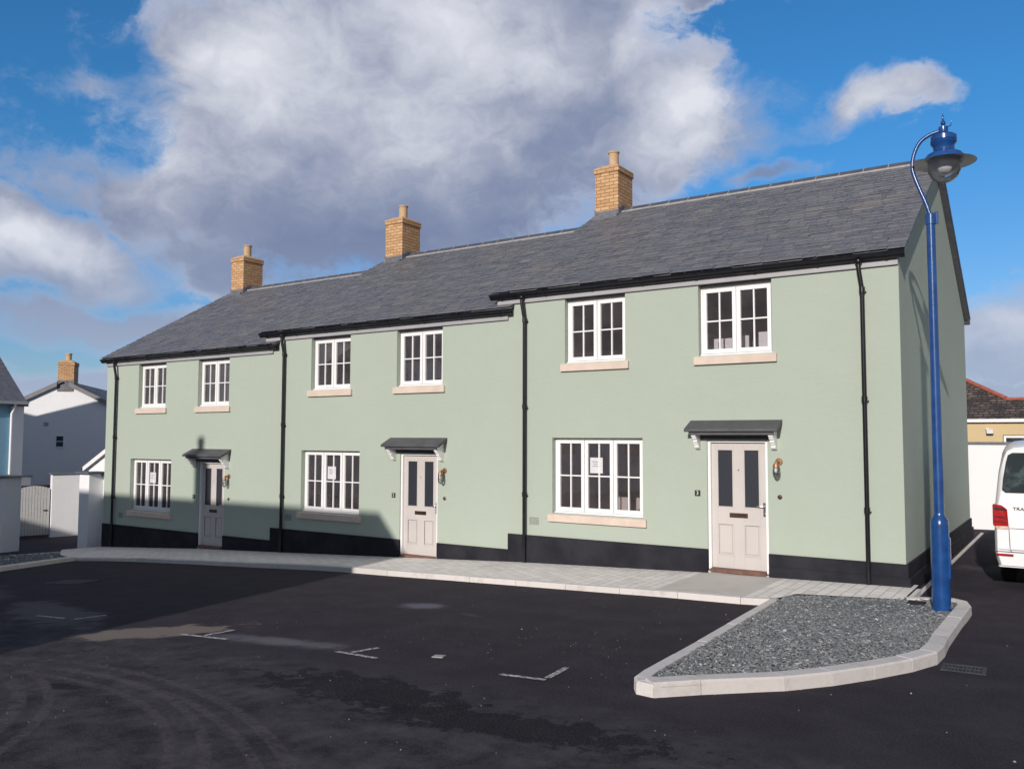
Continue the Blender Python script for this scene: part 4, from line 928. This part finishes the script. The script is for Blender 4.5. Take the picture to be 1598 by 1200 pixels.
for sg in (-1, 1):
    q.prism_y([(sg*3.25, 4.86), (sg*.25, 6.40), (sg*.25, 6.20), (sg*3.2, 4.66)], -.16, -.13)
q.build('bargeboard', 'lintel', wg)
q = MB(); cx = -.08; zc = 3.66
q.box(cx-.2, cx-.15, -.03, .02, zc-.29, zc+.29); q.box(cx+.15, cx+.2, -.03, .02, zc-.29, zc+.29); q.box(cx-.15, cx+.15, -.03, .02, zc+.24, zc+.29); q.box(cx-.15, cx+.15, -.03, .02, zc-.29, zc-.24); q.box(cx-.15, cx+.15, -.03, .02, zc-.015, zc+.015); wn_ = q.build('window', 'white', wg)
q = MB(); q.box(cx-.16, cx+.16, -.012, -.002, zc-.25, zc+.25); q.build('pane', 'vang', wn_)
q = MB(); q.box(-.78, -.58, -.02, 0, 4.36, 4.54); q.build('air_vent', 'fascia', wg)
q = MB(); q.tube([(2.3, 1.5, 5.4), (2.3, 1.5, 6.15)], .05, 8); q.build('vent_pipe', 'fascia', wg)
# blue house at the left edge: ridge along y, eaves facing +x
bh = simple_gable_house('house', 'blue rendered house with dark slate roof and white downpipe at the far left edge', -32.4, 2.37, math.pi, 2.4, 3.2, -1.5, 3.35, 5.39, 'bluewall', real=True)
q = MB(); q.box(-2.43, -2.39, 0, .42, .0, 4.84); q.box(-2.43, 0, -.03, 0, 0, 4.84); q.build('white_corner_render', 'wwall', bh)
q = MB(); q.prism_y([(-2.62, 4.80), (-2.66, 4.90), (-2.45, 4.90), (-2.45, 4.80)], -.1, 3.3); q.box(-2.46, -2.40, 0, 3.3, 4.72, 4.84); q.build('gutter', 'white', bh)
q = MB(); q.tube([(-2.55, .34, 4.82), (-2.5, .37, 4.6), (-2.48, .42, 4.45), (-2.48, .42, .1)], .045, 10); q.build('downpipe', 'white', bh, smooth=True)
q = MB(); q.box(-2.44, -2.395, 1.05, 1.8, 3.55, 4.2); wn_ = q.build('window', 'white', bh); q = MB(); q.box(-2.452, -2.441, 1.12, 1.73, 3.62, 4.13); q.build('pane', 'vang', wn_)
# small white garage gable right of the gate wall
ga = simple_gable_house('garage', 'white gabled outbuilding half hidden behind green house 1', -27.23, 4.9, 0, 2.7, 3.5, -1.45, 1.02, 2.30, 'wwall')
q = MB(); q.prism_y([(-2.88, 2.40), (0, 3.77), (0, 3.60), (-2.85, 2.25)], -.16, -.125); q.prism_y([(2.88, 2.40), (0, 3.77), (0, 3.60), (2.85, 2.25)], -.16, -.125); q.build('bargeboard', 'white', ga)
q = MB(); q.box(-3.05, -2.86, -.1, .0, 2.30, 2.38); q.build('gutter_end', 'pvc', ga)

# ------------------------------------------------------------------ houses across the street (they throw the shade on the left)
def opp(name, label, x0, x1, yc, hw, zb, ze, zr, chim=None):
    t = simple_gable_house(name, label, x1, yc, math.pi/2, hw, x1-x0, zb, ze, zr, 'wwall', chim=chim, real=False)
    # windows on the face turned to the street
    D_ = hw
    for xx in arange(1.2, x1-x0-1.5, 3.1):
        for zz in (1.0, 3.2):
            q = MB(); q.box(D_, D_+.04, xx, xx+1.2, zz+.3, zz+1.5); w1 = q.build('window', 'white', t)
            q = MB(); q.box(D_+.041, D_+.05, xx+.1, xx+1.1, zz+.4, zz+1.4); q.build('pane', 'vang', w1)
    return t
opp('house', 'white house across the street whose roof shades house 1', -23.4, -6.95, -20, 4.3, .1, 5.6, 8.15, chim=(0, 5.75, .30, .4, 1.1))
opp('house', 'lower white house across the street at the west end of its row', -30.0, -23.4, -20, 4.3, -.2, 5.0, 7.5)
# unseen block added so its eaves cast the slanting shadow edge on the tarmac
c2 = simple_gable_house('house', 'unseen white gabled block added behind the view to cast the ground shadow', 0, 0, 0, 2.6, 9.6, .2, 5.4, 6.6, 'wwall')
e = Vector((-.386, .922, 0)); nrm = Vector((.922, .386, 0)); base = Vector((-3.75, -24.2, .2))-nrm*2.75
c2.location = base; c2.rotation_euler = (0, 0, math.atan2(-e.x, e.y))
# unseen blocks added off the left edge; their ridges shade the white gable
h3 = simple_gable_house('house', 'unseen white gabled block added left of the drive to shade the white gable', 0, 0, 0, 2.6, 4.4, -1.5, 5.8, 7.82, 'wwall')
h3.location = (-34.94, -5.73, -1.5); h3.rotation_euler = (0, 0, -math.atan2(.23, .97))
h4 = simple_gable_house('house', 'unseen white gabled block added further left to shade the white gable', 0, 0, 0, 2.6, 7, -1.5, 5.8, 7.82, 'wwall')
h4.location = (-34.94, -5.73, -1.5); h4.rotation_euler = (0, 0, math.atan2(1, -.05))
